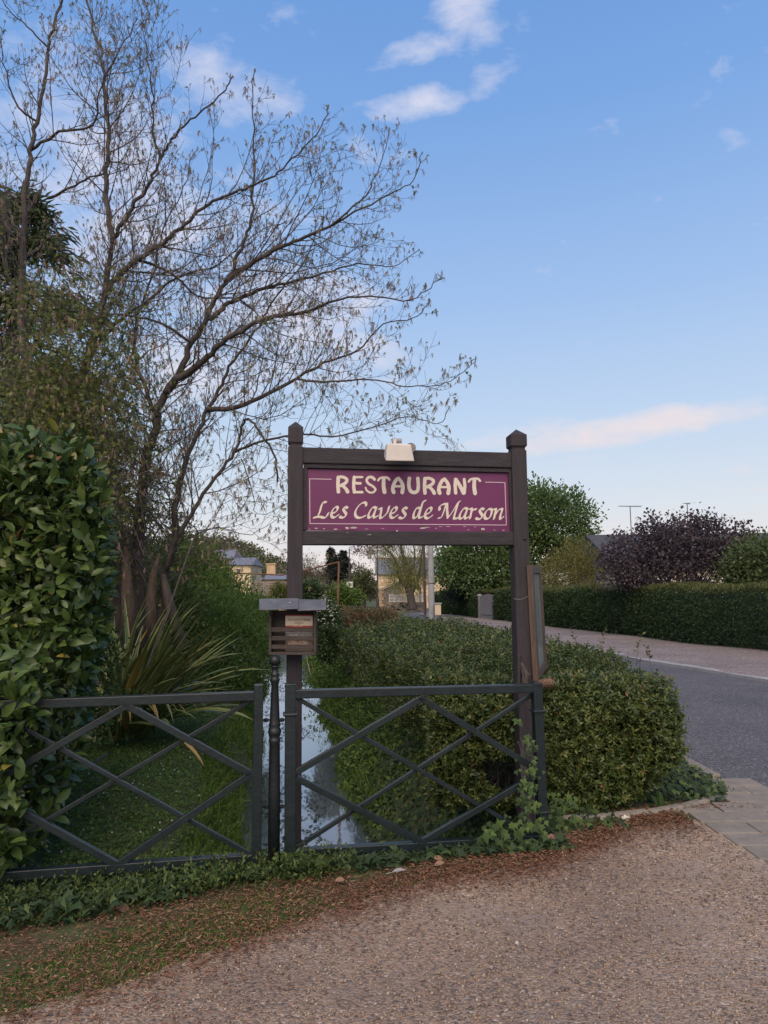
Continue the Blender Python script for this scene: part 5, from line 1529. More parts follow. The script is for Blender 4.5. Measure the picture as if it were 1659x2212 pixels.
# ------------------------------------------------------------------ dark conifers behind the maple
def conifer(name, label, x, Y, h, rbase, mat, nb=110, drop=.15, z0=.4, seed=1, Ln=.16, per=26, wn_=.05, grp=None):
    rr = random.Random(seed)
    c = P(x, 1272, Y); c.z = 0
    t = thing(name, label, 'tree', c, grp)
    MB().tube([c + Vector((0, 0, -.3)), c + Vector((0, 0, h * .5)), c + Vector((0, 0, h))], [h * .022, h * .014, .02], 8).build('trunk', 'bark', t, smooth=True)
    br = MB(); pos, dr = [], []
    for i in range(nb):
        f = rr.random() ** .85; z = z0 + (h - z0) * f
        L = rbase * (1 - f) ** .62 * rr.uniform(.6, 1.15) + .15
        a = rr.uniform(0, 6.283); hx = Vector((math.cos(a), math.sin(a), 0))
        p0 = c + Vector((0, 0, z)); pm = p0 + hx * L * .55 + Vector((0, 0, .04 * L)); p1 = p0 + hx * L + Vector((0, 0, -drop * L))
        br.tube([p0, pm, p1], [.03 * L ** .5, .015, .006], 4, cap=False)
        for j in range(int(per * max(.3, L / rbase))):
            u = rr.uniform(.2, 1.0)
            q = (p0.lerp(pm, u * 2) if u < .5 else pm.lerp(p1, u * 2 - 1)) + Vector((rr.gauss(0, .10 * L), rr.gauss(0, .10 * L), rr.gauss(-.02, .05)))
            pos.append(tuple(q)); dr.append((hx.x + rr.gauss(0, .5), hx.y + rr.gauss(0, .5), rr.gauss(-.25, .25)))
    br.build('branches', 'bark', t)
    pos, dr = np.array(pos), np.array(dr); n = len(pos)
    # each spray is a small fan of needles
    m = 5
    q = pos.repeat(m, 0) + rng.normal(size=(n * m, 3)) * Ln * .3
    leafobj('needles', mat, t, T_RH, F_RH, q, dr.repeat(m, 0) + rng.normal(size=(n * m, 3)) * .5 + [0, 0, -.15], up(n * m) + rng.normal(size=(n * m, 3)) * .5, Ln * rng.uniform(.6, 1.3, n * m), wn_ * rng.uniform(.6, 1.3, n * m))['kind'] = 'stuff'
    return t
conifer('cedar_tree', 'dark layered conifer with drooping sprays behind the maple', 0, 14.0, 9.8, 3.8, 'conifer', 230, .22, .6, 3, .28, 40, .055)
conifer('spruce_tree', 'lower dark conifer half hidden behind the laurel hedge', 80, 14.5, 6.2, 2.8, 'conifer', 120, .2, .4, 5, .26, 34, .05)

# ------------------------------------------------------------------ bushes on the left bank
def bush(name, label, cat, ells, n, mat, L, W, per=7, spread=.07, stemmat='twig', group=None, T=T_RH, F=F_RH, shell=.35, rough=.2, base=None, jit=.7, nst=26):
    c = np.mean([e[0] for e in ells], 0); b = Vector((c[0], c[1], 0)) if base is None else Vector(base)
    t = thing(name, label, cat, b, group)
    p, nr = blob(ells, n, shell, rough)
    q, qn = clumps(p, nr, per, spread, jit)
    m = len(q)
    k = q[:, 2] > -.4
    q, qn = q[k], qn[k]; m = len(q)
    cl = np.repeat(rng.random(len(p)), per)[k]
    rv = np.clip(.6 * cl + .4 * rng.random(m), 0, 1)
    leafobj('foliage', mat, t, T, F, q, qn + [0, 0, .35], unit(qn + [0, 0, .6] + rng.normal(size=(m, 3)) * .5), L * rng.uniform(.7, 1.3, m), W * rng.uniform(.7, 1.3, m), rv)['kind'] = 'stuff'
    st = MB()
    zb = float(Hgt(b.x, b.y)) - .05
    for i in range(nst):
        e = Vector(p[rng.integers(0, len(p))]); s = Vector((b.x + random.gauss(0, .12), b.y + random.gauss(0, .12), zb))
        m_ = s.lerp(e, .55) + Vector((random.gauss(0, .1), random.gauss(0, .1), random.gauss(.1, .08)))
        hgt_ = (e - s).length
        st.tube([s, m_, e], [.014 * hgt_ ** .7, .008 * hgt_ ** .7, .003], 4, cap=False)
    if nst: st.build('stems', stemmat, t)['kind'] = 'stuff'
    return t
def E(x, y, Y, rx, ry, rz):       # ellipsoid centred on a sight line; sizes in metres
    p = P(x, y, Y); return ((p.x, p.y, p.z), (rx, ry, rz))
bush('privet_bush', 'rounded bright green bush on the left bank of the stream', 'bush', [E(480, 1400, 11.5, .78, .9, .68), E(540, 1430, 11.8, .42, .7, .5), E(425, 1390, 12, .6, .8, .72), E(500, 1340, 12.5, .7, .8, .45), E(440, 1340, 13, .8, .8, .6)], 3400, 'bush', .055, .020, 9, .06)
bush('elder_thicket', 'loose green thicket of young shoots behind the bank bush', 'bush', [E(465, 1295, 15, .7, 1.0, .55), E(410, 1250, 15.5, .8, 1, 1.0), E(530, 1322, 15, .5, .8, .35), E(400, 1320, 15, .9, .8, .9), E(555, 1345, 14.5, .35, .6, .35)], 1900, 'bush', .10, .035, 7, .13, 'stick', shell=.8)
bush('hazel_scrub', 'leafy green scrub under the maple trunks', 'bush', [E(300, 1330, 10.5, .9, .6, .7), E(360, 1300, 11, .7, .6, .8), E(240, 1280, 10.8, .8, .6, 1.0), E(200, 1180, 11.5, 1.0, .6, 1.0)], 1500, 'vine', .07, .035, 7, .1, shell=.9)
bush('bramble_patch', 'trailing young shoots hanging out of the laurel over the flax', 'bramble', [E(215, 1470, 5.9, .10, .25, .25), E(232, 1420, 6.0, .10, .2, .2), E(200, 1560, 5.6, .10, .2, .2), E(285, 1510, 6.3, .16, .1, .03)], 170, 'ivyfresh', .035, .02, 6, .04, nst=0)

# ------------------------------------------------------------------ clipped hedge across the road, gate, poles
def clipped(label, pl, base):
    t = thing('clipped_hedge', label, 'hedge', base, 'clipped evergreen hedge across the road')
    line = resample(pl, 120)
    HT, TH = 1.42, 1.1
    ln = sum((b - a).length for a, b in zip(line, line[1:]))
    n = int(1500 * ln)
    i = rng.integers(0, 119, n); f = rng.random(n)
    A = np.array([tuple(v) for v in line])
    a = A[i] * (1 - f[:, None]) + A[i + 1] * f[:, None]
    tg = unit(A[i + 1] - A[i]); ou = np.stack([tg[:, 1], -tg[:, 0], 0 * f], -1)
    ou = np.where((ou @ np.array([-1, -.4, 0]))[:, None] > 0, ou, -ou)      # towards the road
    g = Hgt(a[:, 0], a[:, 1])
    front = rng.random(n) < .62
    z = np.where(front, .03 + (HT - .03) * rng.random(n), HT)
    back = np.where(front, 0, TH * rng.random(n))
    bulge = .10 * np.sin(z / HT * 3.0)
    p = a + ou * (bulge - back)[:, None]; p[:, 2] = g + z
    nr = np.where(front[:, None], ou + [0, 0, .25], ou * .15 + [0, 0, 1.0])
    p = p + unit(nr) * (lump(p, 1.6) * .07 + lump(p, 5) * .03)[:, None]
    up_ = ~front
    p1, n1 = p[front], unit(nr[front])
    m = 3
    q = p1.repeat(m, 0) - n1.repeat(m, 0) * (rng.random(len(p1) * m) ** 1.4 * .22)[:, None] + rng.normal(size=(len(p1) * m, 3)) * .03
    d = n1.repeat(m, 0) * .5 + tg[front].repeat(m, 0) * .55 * np.sign(tg[front][:, :1].repeat(m, 0)) + [0, 0, -.10] + rng.normal(size=(len(q), 3)) * .42
    far = np.clip(q[:, 1] / 22, .7, 1.6)
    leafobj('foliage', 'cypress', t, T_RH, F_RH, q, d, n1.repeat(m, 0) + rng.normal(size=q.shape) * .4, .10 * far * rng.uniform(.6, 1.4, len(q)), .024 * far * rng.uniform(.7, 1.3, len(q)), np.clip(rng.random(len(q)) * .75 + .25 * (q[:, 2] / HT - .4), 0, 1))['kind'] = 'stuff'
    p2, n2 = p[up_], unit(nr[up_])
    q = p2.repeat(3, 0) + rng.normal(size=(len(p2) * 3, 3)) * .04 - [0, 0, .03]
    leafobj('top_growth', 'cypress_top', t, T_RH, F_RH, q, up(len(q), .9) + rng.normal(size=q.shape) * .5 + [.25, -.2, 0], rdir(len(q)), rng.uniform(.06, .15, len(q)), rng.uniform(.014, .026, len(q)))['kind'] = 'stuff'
    # leaf-coloured inner shell added to stop light passing through the hedge
    V, F = [], []
    for k_, (u, v) in enumerate(zip(line[::2], line[1::2])):
        d_ = (v - u).normalized(); o_ = Vector((d_.y, -d_.x, 0)); o_ = o_ if o_.dot(Vector((-1, -.4, 0))) > 0 else -o_
        gz = float(Hgt(u.x, u.y))
        for off, zz_ in ((-.16, 0.0), (-.13, HT - .22), (-.30, HT - .12), (-TH + .1, HT - .12), (-TH + .1, 0)):
            V.append(u + o_ * off + Vector((0, 0, gz + zz_)))
    for k_ in range(len(V) // 5 - 1):
        for j in range(4):
            a_ = k_ * 5 + j; F.append((a_, a_ + 1, a_ + 6, a_ + 5))
    mk('light_block', V, F, 'cypress', t, {'rnd': np.zeros(len(V))}, True)
    return t
g0 = Vector((*G(1072, 1342)[:2], 0)); g1 = Vector((*G(1036, 1337.5)[:2], 0))
hp1 = [Vector((10.9, 1.0, 0)), Vector((9.3, 9.8, 0))] + [Vector((*G(x, y)[:2], 0)) for x, y in ((1659, 1421), (1400, 1388), (1180, 1359))] + [g0]
clipped('long clipped dark green hedge running along the verge', hp1, (9, 13, 0))
hp2 = [g1] + [Vector((*G(x, y, -.1)[:2], 0)) for x, y in ((1000, 1333), (940, 1325))]
clipped('short clipped green hedge between garden gate and concrete pole', hp2, g1)
# boarded gate
gt = thing('garden_gate', 'grey weathered board gate set in the clipped hedge', 'gate', g0.lerp(g1, .5))
gd = (g0 - g1); gl_ = gd.length; gd = gd.normalized(); gn = Vector((gd.y, -gd.x, 0))
if gn.y > 0: gn = -gn
nb_ = 8
x_a = .22
for i in range(nb_):
    u0 = x_a + (gl_ - x_a) * i / nb_; u1 = x_a + (gl_ - x_a) * (i + 1) / nb_ - .03
    um = (i + .5) / nb_
    hh = 1.10 + .16 * math.sin(um * 3.0)
    c = g1 + gd * ((u0 + u1) / 2)
    MB().bar(c + Vector((0, 0, .03)), c + Vector((0, 0, hh)), u1 - u0, .03, gn).build('board', 'plankgrey', gt)
gp = g1 + gd * .10
MB().bar(gp, gp + Vector((0, 0, 1.16)), .17, .17, gn).build('post', 'plankgrey', gt)
MB().lathe(gp, [(.13, 1.16), (.13, 1.19), (.02, 1.25)], 4).build('post_cap', 'concrete', gt)
MB().bar(g1 + gd * .3 + gn * .03 + Vector((0, 0, .3)), g0 + gn * .03 + Vector((0, 0, .3)), .08, .03, gn).build('cross_rail', 'plankgrey', gt)
# meter pillar, concrete pole, thin pole
mp_ = P(946, 1327, 33.0)
t = thing('meter_pillar', 'small cream meter pillar with flat cap beside the concrete pole', 'pillar', mp_)
MB().box(mp_ + Vector((0, 0, .22)), (.27, .25, .50)).build('body', 'render', t, bevel=.01)
MB().box(mp_ + Vector((0, 0, .50)), (.36, .34, .05)).build('cap', 'concrete', t, bevel=.01)
cp = P(932.5, 1328, 33.5)
t = thing('utility_pole', 'thick pale grey concrete utility pole by the hedge end', 'pole', cp)
MB().tube([cp + Vector((0, 0, -.2)), cp + Vector((0, 0, 3.0)), cp + Vector((0, 0, 6.6))], [.155, .14, .115], 10).build('shaft', 'concrete', t)
MB().lathe(cp, [(.145, 1.75), (.150, 1.76), (.150, 1.80), (.145, 1.81)], 12).build('band', 'poledark', t)
cp = P(918, 1322, 40.0)
t = thing('telephone_pole', 'thin dark brown pole left of the concrete pole', 'pole', cp)
MB().tube([cp + Vector((0, 0, -.2)), cp + Vector((0, 0, 7.0))], [.075, .06], 8).build('shaft', 'poledark', t)
MB().box(cp + Vector((0, 0, 6.6)), (.5, .08, .08)).build('crossbar', 'poledark', t)
# street lamps
def street_lamp(label, x, yb, Y, xl_, yl_, h, s):
    b = P(x, yb, Y)
    t = thing('street_lamp', label, 'street lamp', b, 'lantern street lamps in the village')
    MB().tube([b, b + Vector((0, 0, .8)), b + Vector((0, 0, .85)), b + Vector((0, 0, h))], [.13, .11, .075, .05], 8).build('pole', 'poledark', t)
    l_ = P(xl_, yl_, Y)
    top = b + Vector((0, 0, l_.z - b.z + .55 * s))
    MB().tube([top, top.lerp(l_ + Vector((0, 0, .62 * s)), .5) + Vector((0, 0, .10)), l_ + Vector((0, 0, .55 * s)), l_ + Vector((0, 0, .36 * s))], .025, 6).build('arm', 'poledark', t)
    gl = MB().lathe((l_.x, l_.y, 0), [(.09 * s, l_.z - .34 * s), (.17 * s, l_.z + .10 * s)], 6).build('lantern', 'lantern', t)
    MB().lathe((l_.x, l_.y, 0), [(.22 * s, l_.z + .11 * s), (.16 * s, l_.z + .22 * s), (.04 * s, l_.z + .36 * s)], 6).build('lantern_roof', 'poledark', gl)
    for k_ in range(6):
        a = k_ * math.pi / 3
        MB().tube([(l_.x + .092 * s * math.cos(a), l_.y + .092 * s * math.sin(a), l_.z - .34 * s), (l_.x + .173 * s * math.cos(a), l_.y + .173 * s * math.sin(a), l_.z + .1 * s)], .012 * s, 4).build('lantern_bar', 'poledark', gl)
    return t
street_lamp('street lamp with hanging lantern before the slate roofed house', 816, 1314, 60, 798, 1199, 5.1, 1.0)
street_lamp('smaller street lamp before the dark conifers', 755, 1307, 66, 764, 1222, 5.2, .95)
sp_ = P(755.5, 1306, 63)
t = thing('road_sign', 'small white square sign on a thin post far up the road', 'road sign', sp_)
MB().tube([sp_, sp_ + Vector((0, 0, 2.0))], .03, 6).build('post', 'poledark', t)
MB().box(sp_ + Vector((0, -.05, 1.75)), (.55, .03, .5)).build('plate', 'white', t)
MB().box(sp_ + Vector((0.05, -.068, 1.76)), (.26, .006, .24)).build('symbol', 'concrete', t)

# ------------------------------------------------------------------ house with slate roof
HY = 70.0
hl0, hr0 = P(814, 1300, HY), P(968, 1300, HY)
gz = -.47
eave, ridge = P(880, 1239, HY).z, P(880, 1206, HY + 3.2).z
hs = thing('stone_house', 'cream ashlar house with blue slate roof beyond the willow', 'house', ((hl0.x + hr0.x) / 2, HY, gz))
W_ = hr0.x - hl0.x
MB().box(((hl0.x + hr0.x) / 2, HY + 3.2, (gz + eave) / 2), (W_ - .06, 6.34, eave - gz)).build('wall', 'mortar', hs)
rows_ = 10; ch = (eave - gz - .16) / rows_
for r_i in range(rows_):
    u = hl0.x; j = 0
    while u < hr0.x - .05:
        ln = .78 if not (j == 0 and r_i % 2) else .40
        e = min(u + ln, hr0.x); j += 1
        MB().box(((u + e) / 2, HY + .015, gz + ch * (r_i + .5)), (e - u - .018, .06, ch - .018)).build('stone_block', random.choice(('ashlar', 'ashlar', 'ashlar', 'ashlar2')), hs)
        u = e
MB().box(((hl0.x + hr0.x) / 2, HY - .06, eave - .07), (W_ + .15, .22, .15)).build('cornice', 'ashlar', hs)
rf = MB().add([(hl0.x - .15, HY - .28, eave), (hr0.x + .15, HY - .28, eave), (hr0.x + .15, HY + 3.2, ridge), (hl0.x - .15, HY + 3.2, ridge), (hl0.x - .15, HY + 6.7, eave), (hr0.x + .15, HY + 6.7, eave),
    (hl0.x - .15, HY - .28, eave - .06), (hr0.x + .15, HY - .28, eave - .06)], [(0, 1, 2, 3), (3, 2, 5, 4), (6, 7, 1, 0)]).build('roof', 'farslate', hs)
MB().bar((hl0.x - .15, HY + 3.2, ridge + .03), (hr0.x + .15, HY + 3.2, ridge + .03), .22, .12, (0, 0, 1)).build('ridge_tile', 'rust', rf)
MB().add([(hl0.x + .03, HY + .1, eave), (hl0.x + .03, HY + 6.3, eave), (hl0.x + .03, HY + 3.2, ridge - .05)], [(0, 1, 2)]).build('gable', 'ashlar', hs)
# rubble outbuilding
ob = thing('outbuilding', 'low rubble outbuilding with sandstone corners before the house', 'outbuilding', P(845, 1316, 64))
oy = 64.0
q0, q1, q2, q3 = P(818, 1318, oy), P(880, 1318, oy), P(880, 1251, oy), P(818, 1277, oy)
MB().hexa([q0, q1, q1 + Vector((0, 3, 0)), q0 + Vector((0, 3, 0)), q3, q2, q2 + Vector((0, 3, 0)), q3 + Vector((0, 3, 0))]).build('wall', 'stone', ob)
for i in range(90):
    u, v = random.random(), random.random()
    w = random.uniform(.18, .42); h = random.uniform(.09, .17)
    b_ = q0.lerp(q1, u); t_z = (q3.z + (q2.z - q3.z) * u)
    z = q0.z + (t_z - q0.z - .2) * v
    MB().box((min(max(b_.x, q0.x + .5), q1.x - .5), oy - .012, z + .05), (w, .05 + random.random() * .02, h)).build('stone', 'stone', ob, bevel=.02)
for i in range(6):
    z = q0.z + .15 + i * .29
    if z < q3.z: MB().box((q0.x + (.22 if i % 2 else .15), oy - .02, z), (.44 if i % 2 else .30, .10, .26)).build('corner_stone', 'ashlar2', ob, bevel=.01)
    MB().box((q1.x - (.30 if i % 2 else .22), oy - .02, z + .3), (.60 if i % 2 else .42, .10, .26)).build('corner_stone', 'ashlar2', ob, bevel=.01)
MB().bar(q3 + Vector((-.2, -.1, .04)), q2 + Vector((0, -.1, .06)), .09, .2, NB).build('verge_board', 'farslate', ob)
# low wall and white railing in front of it
wl_ = thing('garden_wall', 'low rubble garden wall under the white railing', 'wall', P(880, 1322, 58))
w0, w1 = P(838, 1322, 58), P(922, 1322, 58)
topz = P(880, 1301, 58).z
MB().box(((w0.x + w1.x) / 2, 58.2, (w0.z + topz) / 2), (w1.x - w0.x, .36, topz - w0.z)).build('core', 'mortar', wl_)
for i in range(80):
    MB().box((random.uniform(w0.x + .15, w1.x - .15), 58.0, random.uniform(w0.z + .05, topz - .06)), (random.uniform(.15, .4), .08, random.uniform(.08, .16))).build('stone', 'stone', wl_, bevel=.02)
rl = thing('white_railing', 'white slatted and lattice railing on the garden wall', 'railing', P(870, 1300, 58))
r0_, r1_ = P(841, 1284, 57.95), P(914, 1284, 57.95); rb_ = topz + .03; rt_ = r0_.z
for xx in np.linspace(r0_.x, r1_.x, 8):
    MB().bar((xx, 57.95, rb_ - .03), (xx, 57.95, rt_ + .03), .05, .05, NB).build('post', 'white', rl)
for i, z in enumerate(np.linspace(rb_ + .05, rt_, 6)):
    for (u, v) in ((0, .38), (.72, 1)):
        MB().bar((r0_.x + (r1_.x - r0_.x) * u, 57.93, z), (r0_.x + (r1_.x - r0_.x) * v, 57.93, z), .045 if i % 2 else .06, .02, NB).build('slat', 'white', rl)
la, lb_ = r0_.x + (r1_.x - r0_.x) * .40, r0_.x + (r1_.x - r0_.x) * .68
for z in (rb_ + .04, rt_): MB().bar((la, 57.93, z), (lb_, 57.93, z), .05, .03, NB).build('rail', 'white', rl)
for i in range(-2, 5):
    for s_ in (-1, 1):
        xa = la + (lb_ - la) * (i / 4); hgt_ = rt_ - rb_
        xb = xa + s_ * hgt_ * .9
        a, b = Vector((xa, 57.92 + s_ * .008, rb_)), Vector((xb, 57.92 + s_ * .008, rt_))
        # trim to the lattice bay
        for _ in range(2):
            for lim, sg in ((la, 1), (lb_, -1)):
                if (b.x - lim) * sg < 0 and (a.x - lim) * sg > 0: b = a.lerp(b, (lim - a.x) / (b.x - a.x))
                elif (a.x - lim) * sg < 0 and (b.x - lim) * sg > 0: a = b.lerp(a, (lim - b.x) / (a.x - b.x))
        if min(a.x, b.x) >= la - .02 and max(a.x, b.x) <= lb_ + .02 and (b - a).length > .05:
            MB().bar(a, b, .03, .014, NB).build('lattice_strip', 'white', rl)

# ------------------------------------------------------------------ trees of the middle distance
def broadleaf(name, label, base, trunk_h, tr, ells, n, mat, L, W, per=9, spread=.25, T=T_RH, F=F_RH, shell=.5, rough=.25, bark='bark', nbr=26, group=None, hang=0.0, jit=.8):
    base = Vector(base)
    t = thing(name, label, 'tree', base, group)
    c = Vector(np.mean([e[0] for e in ells], 0))
    tb = MB(); fork = base + Vector((0, 0, trunk_h))
    tb.tube([base + Vector((0, 0, -.2)), base.lerp(fork, .5) + Vector((random.gauss(0, tr * .4), 0, 0)), fork], [tr * 1.25, tr, tr * .85], 8)
    tb.build('trunk', bark, t, smooth=True)
    p, nr = blob(ells, n, shell, rough, 2.6)
    lb2 = MB()
    for i in range(nbr):
        e = Vector(p[rng.integers(0, len(p))]); m_ = fork.lerp(e, .5) + Vector((random.gauss(0, .2), random.gauss(0, .2), random.gauss(.15, .15))) * (e - fork).length * .25
        q = list(map(Vector, catmull([fork - Vector((0, 0, trunk_h * .15)), m_, e], 4)))
        lb2.tube(q, list(tr * .36 * (1 - np.linspace(0, 1, len(q))) ** 1.6 + tr * .03), 5, cap=False)
    lb2.build('limbs', bark, t)
    q, qn = clumps(p, nr, per, spread, jit); m = len(q)
    cl = np.repeat(rng.random(len(p)), per)
    d = qn + [0, 0, .2 - hang * 2.2]
    leafobj('crown', mat, t, T, F, q, d, unit(qn * (1 - hang) + [0, 0, .7] + rng.normal(size=(m, 3)) * .5), L * rng.uniform(.65, 1.35, m), W * rng.uniform(.65, 1.35, m), np.clip(.55 * cl + .45 * rng.random(m), 0, 1))['kind'] = 'stuff'
    return t
def B(x, Y, y=1272):
    p = P(x, y, Y); return Vector((p.x, p.y, float(Hgt(p.x, p.y))))
broadleaf('field_maple', 'fresh green rounded tree behind the sign post and hedge', B(1120, 38), 1.6, .22,
    [E(1205, 1130, 38, 2.1, 1.9, 1.85), E(1150, 1110, 39, 1.8, 1.8, 1.7), E(1080, 1135, 38, 2.0, 1.9, 2.0), E(1030, 1185, 38, 1.8, 1.8, 1.5), E(1230, 1185, 38, 1.6, 1.6, 1.4), E(1100, 1222, 37.5, 1.8, 1.7, 1.1), E(985, 1228, 38, 1.1, 1.4, 1.0), E(1050, 1238, 37.5, 1.5, 1.5, .9)], 2300, 'maple', .18, .12, 12, .24, shell=.6)
broadleaf('laurel_bush', 'very dark evergreen bush in the shade under the green tree', B(1035, 40), .3, .10, [E(1035, 1276, 40, 1.7, .8, .6), E(1085, 1278, 39.5, 1.2, .8, .55), E(985, 1282, 40, .8, .6, .45)], 700, 'darktree', .12, .06, 8, .10)
broadleaf('tamarisk_bush', 'yellow green feathery shrub between green tree and purple tree', B(1235, 29), .5, .10,
    [E(1235, 1240, 29, 1.15, .8, .9), E(1195, 1245, 29, .75, .7, .8), E(1275, 1232, 29.5, .75, .7, .9), E(1240, 1196, 29.5, .8, .6, .6), E(1180, 1262, 28.6, .5, .6, .5)], 950, 'yellowtree', .13, .022, 9, .12, shell=.8, bark='stick', nbr=40)
broadleaf('purple_plum', 'dark purple leaved tree rising over the clipped hedge', B(1470, 20.5), .7, .12,
    [E(1395, 1215, 20.5, .95, .9, .65), E(1340, 1205, 20.5, .60, .7, .5), E(1460, 1205, 20.5, 1.0, 1, .85), E(1540, 1200, 20.5, .95, 1, .8), E(1425, 1160, 20.5, .75, .8, .5), E(1360, 1245, 20.5, .7, .7, .4), E(1600, 1190, 20.8, .7, .6, .5), E(1500, 1150, 20.8, .7, .8, .42)], 1150, 'purpletree', .095, .07, 9, .14, shell=.9, nbr=50, rough=.4)
broadleaf('purple_plum_shoots', 'airy purple top shoots of the plum against the sky', B(1520, 21), .7, .08, [E(1560, 1140, 21, .75, .5, .20), E(1400, 1112, 21, .22, .2, .12), E(1610, 1150, 21, .35, .3, .12), E(1340, 1150, 21, .35, .3, .14), E(1480, 1120, 21, .5, .3, .12)], 120, 'purpletree', .11, .08, 6, .06, shell=.9, nbr=30) if False else None
broadleaf('green_lilac', 'mid green shrub with pale blooms right of the purple tree', B(1640, 19), .5, .09, [E(1640, 1210, 19, .85, .8, .62), E(1700, 1220, 19, .8, .8, .7), E(1600, 1245, 19, .45, .6, .35)], 700, 'lilac', .10, .06, 9, .14, shell=.8)
# airy shoots at the top of the purple tree
pt_ = [o for o in bpy.data.objects if o.name == 'purple_plum'][0]
qs, sm_ = [], MB()
for x, y in [(1397, 1098), (1405, 1112), (1375, 1125), (1325, 1140), (1340, 1150), (1455, 1112), (1470, 1125), (1530, 1105), (1545, 1115), (1560, 1108), (1580, 1118), (1600, 1130), (1615, 1125), (1635, 1142), (1590, 1145), (1520, 1120), (1500, 1128), (1305, 1160), (1420, 1130), (1555, 1135), (1625, 1150)]:
    e = P(x, y, 20.6); s = P(x + (1490 - x) * .35, 1190, 20.6)
    sm_.tube([s, s.lerp(e, .6) + Vector((0, 0, -.08)), e], [.012, .008, .004], 4, cap=False)
    for j in range(30):
        qs.append(tuple(e.lerp(s, random.random() * .45) + Vector((random.gauss(0, .07), random.gauss(0, .07), random.gauss(0, .07)))))
sm_.build('shoots', 'twig', pt_)['kind'] = 'stuff'
qs = np.array(qs); leafobj('shoot_leaves', 'purpletree', pt_, T_RH, F_RH, qs, rdir(len(qs)), rdir(len(qs)), .10, .075)['kind'] = 'stuff'
# willow / mauve blossom tree by the house
wb = B(889, 56)
wt_ = thing('weeping_willow', 'leaning forked willow with hanging pale green twigs by the house', 'tree', wb)
def W56(pts): return [P(x, y, 56) for x, y in pts]
MB().tube(list(map(Vector, catmull(W56([(891, 1318), (889, 1300), (886, 1284), (881, 1270)]), 4))), list(np.linspace(.36, .27, 13)), 9).build('trunk', 'bark', wt_, smooth=True)
wl2 = MB(); wq = []
for pts, r0, r1 in [([(881, 1272), (870, 1257), (861, 1240), (859, 1222), (848, 1200), (832, 1184), (820, 1170)], .20, .06), ([(884, 1276), (886, 1250), (882, 1226), (872, 1204), (866, 1180), (862, 1140)], .22, .08), ([(888, 1285), (897, 1266), (905, 1246), (908, 1220), (913, 1184), (920, 1140)], .15, .05), ([(884, 1245), (893, 1222), (896, 1196), (890, 1160)], .10, .04), ([(859, 1222), (846, 1212), (838, 1205)], .06, .02), ([(905, 1246), (917, 1238), (925, 1228)], .05, .02)]:
    c_ = catmull(W56(pts), 4)
    wl2.tube(list(map(Vector, c_)), list(np.linspace(r0, r1, len(c_))), 6, cap=False)
    for v in c_[5:]:
        for j in range(9): wq.append(v + rng.normal(size=3) * [.7, .7, .35])
wl2.build('limbs', 'bark', wt_, smooth=True)
wq = np.array(wq + [np.array(P(x, y, 56)) + rng.normal(size=3) * .3 for x, y in zip(rng.uniform(845, 928, 160), rng.uniform(1180, 1262, 160))])
q = wq.repeat(10, 0) + np.stack([rng.normal(size=len(wq) * 10) * .12, rng.normal(size=len(wq) * 10) * .12, -rng.random(len(wq) * 10) * .9], -1); m = len(q)
leafobj('hanging_twigs', 'willow', wt_, T_RH, F_RH, q, up(m, -1) + rng.normal(size=(m, 3)) * .3, rdir(m), rng.uniform(.12, .30, m), rng.uniform(.02, .045, m))['kind'] = 'stuff'
broadleaf('blossom_tree', 'sparse mauve blossom tree reaching over the street lamp', B(908, 61), 2.0, .10,
    [E(800, 1190, 61, 1.4, 1, .45), E(775, 1186, 61, .9, .8, .4), E(840, 1180, 61, 1.4, 1, .6), E(820, 1150, 61, 1.8, 1.2, 1.0)], 260, 'mauve', .14, .09, 7, .18, shell=1.0, nbr=30)
broadleaf('weeping_birch', 'bare weeping birch top seen above the sign beam', B(988, 78), 7.0, .20,
    [E(985, 1010, 78, 1.2, 1.0, 2.6), E(960, 1040, 78, 1.3, 1, 2.0), E(1015, 1045, 78, 1.2, 1, 2.2)], 420, 'greyfar', .45, .035, 7, .35, hang=.9, shell=1.0, nbr=26)
# row behind the far road
conifer('dark_cypress', 'dark upright conifer clump beyond the far road', 742, 95, 6.6, 1.6, 'darktree', 120, .05, .3, 21, .30, 40, .13, 'dark conifers beyond the far road')
conifer('dark_cypress', 'tall dark conifer tip left in the far clump', 716, 95, 7.0, 1.4, 'darktree', 110, .05, .3, 22, .30, 40, .13, 'dark conifers beyond the far road')
conifer('dark_cypress', 'lowest dark conifer of the far clump', 728, 93, 6.0, 1.6, 'darktree', 120, .05, .3, 23, .30, 40, .13, 'dark conifers beyond the far road')
broadleaf('roadside_tree', 'olive green tree filling the gap left of the house', B(788, 80), 1.5, .16, [E(790, 1262, 80, 1.1, 1, 1.7), E(775, 1250, 82, 1.0, 1, 1.7), E(802, 1275, 80, .8, 1, 1.2), E(765, 1275, 80, 1.0, 1, 1.3)], 420, 'farwood', .26, .14, 9, .28, shell=.9)
broadleaf('garden_bush', 'yellow green bush beside the far road sign', B(732, 60), .4, .10, [E(735, 1285, 60, 1.1, 1, .85), E(705, 1288, 60, .9, 1, .8), E(765, 1292, 60, .8, .8, .55)], 420, 'bush', .22, .12, 8, .2, shell=.8)
broadleaf('pale_tree', 'pale thin tree left of the dark conifers', B(672, 85), 2.2, .12, [E(665, 1235, 85, 1.3, 1, 1.7), E(690, 1245, 85, 1.0, 1, 1.4), E(648, 1250, 85, 1.0, 1, 1.2)], 300, 'greyfar', .30, .06, 8, .35, shell=1.0, nbr=40)
broadleaf('ivy_mound', 'dark green ivy mound by the stone wall end', B(668, 42), .5, .12, [E(668, 1275, 42, .85, .6, .55), E(650, 1280, 42, .6, .6, .5)], 420, 'cypress', .14, .09, 9, .12)
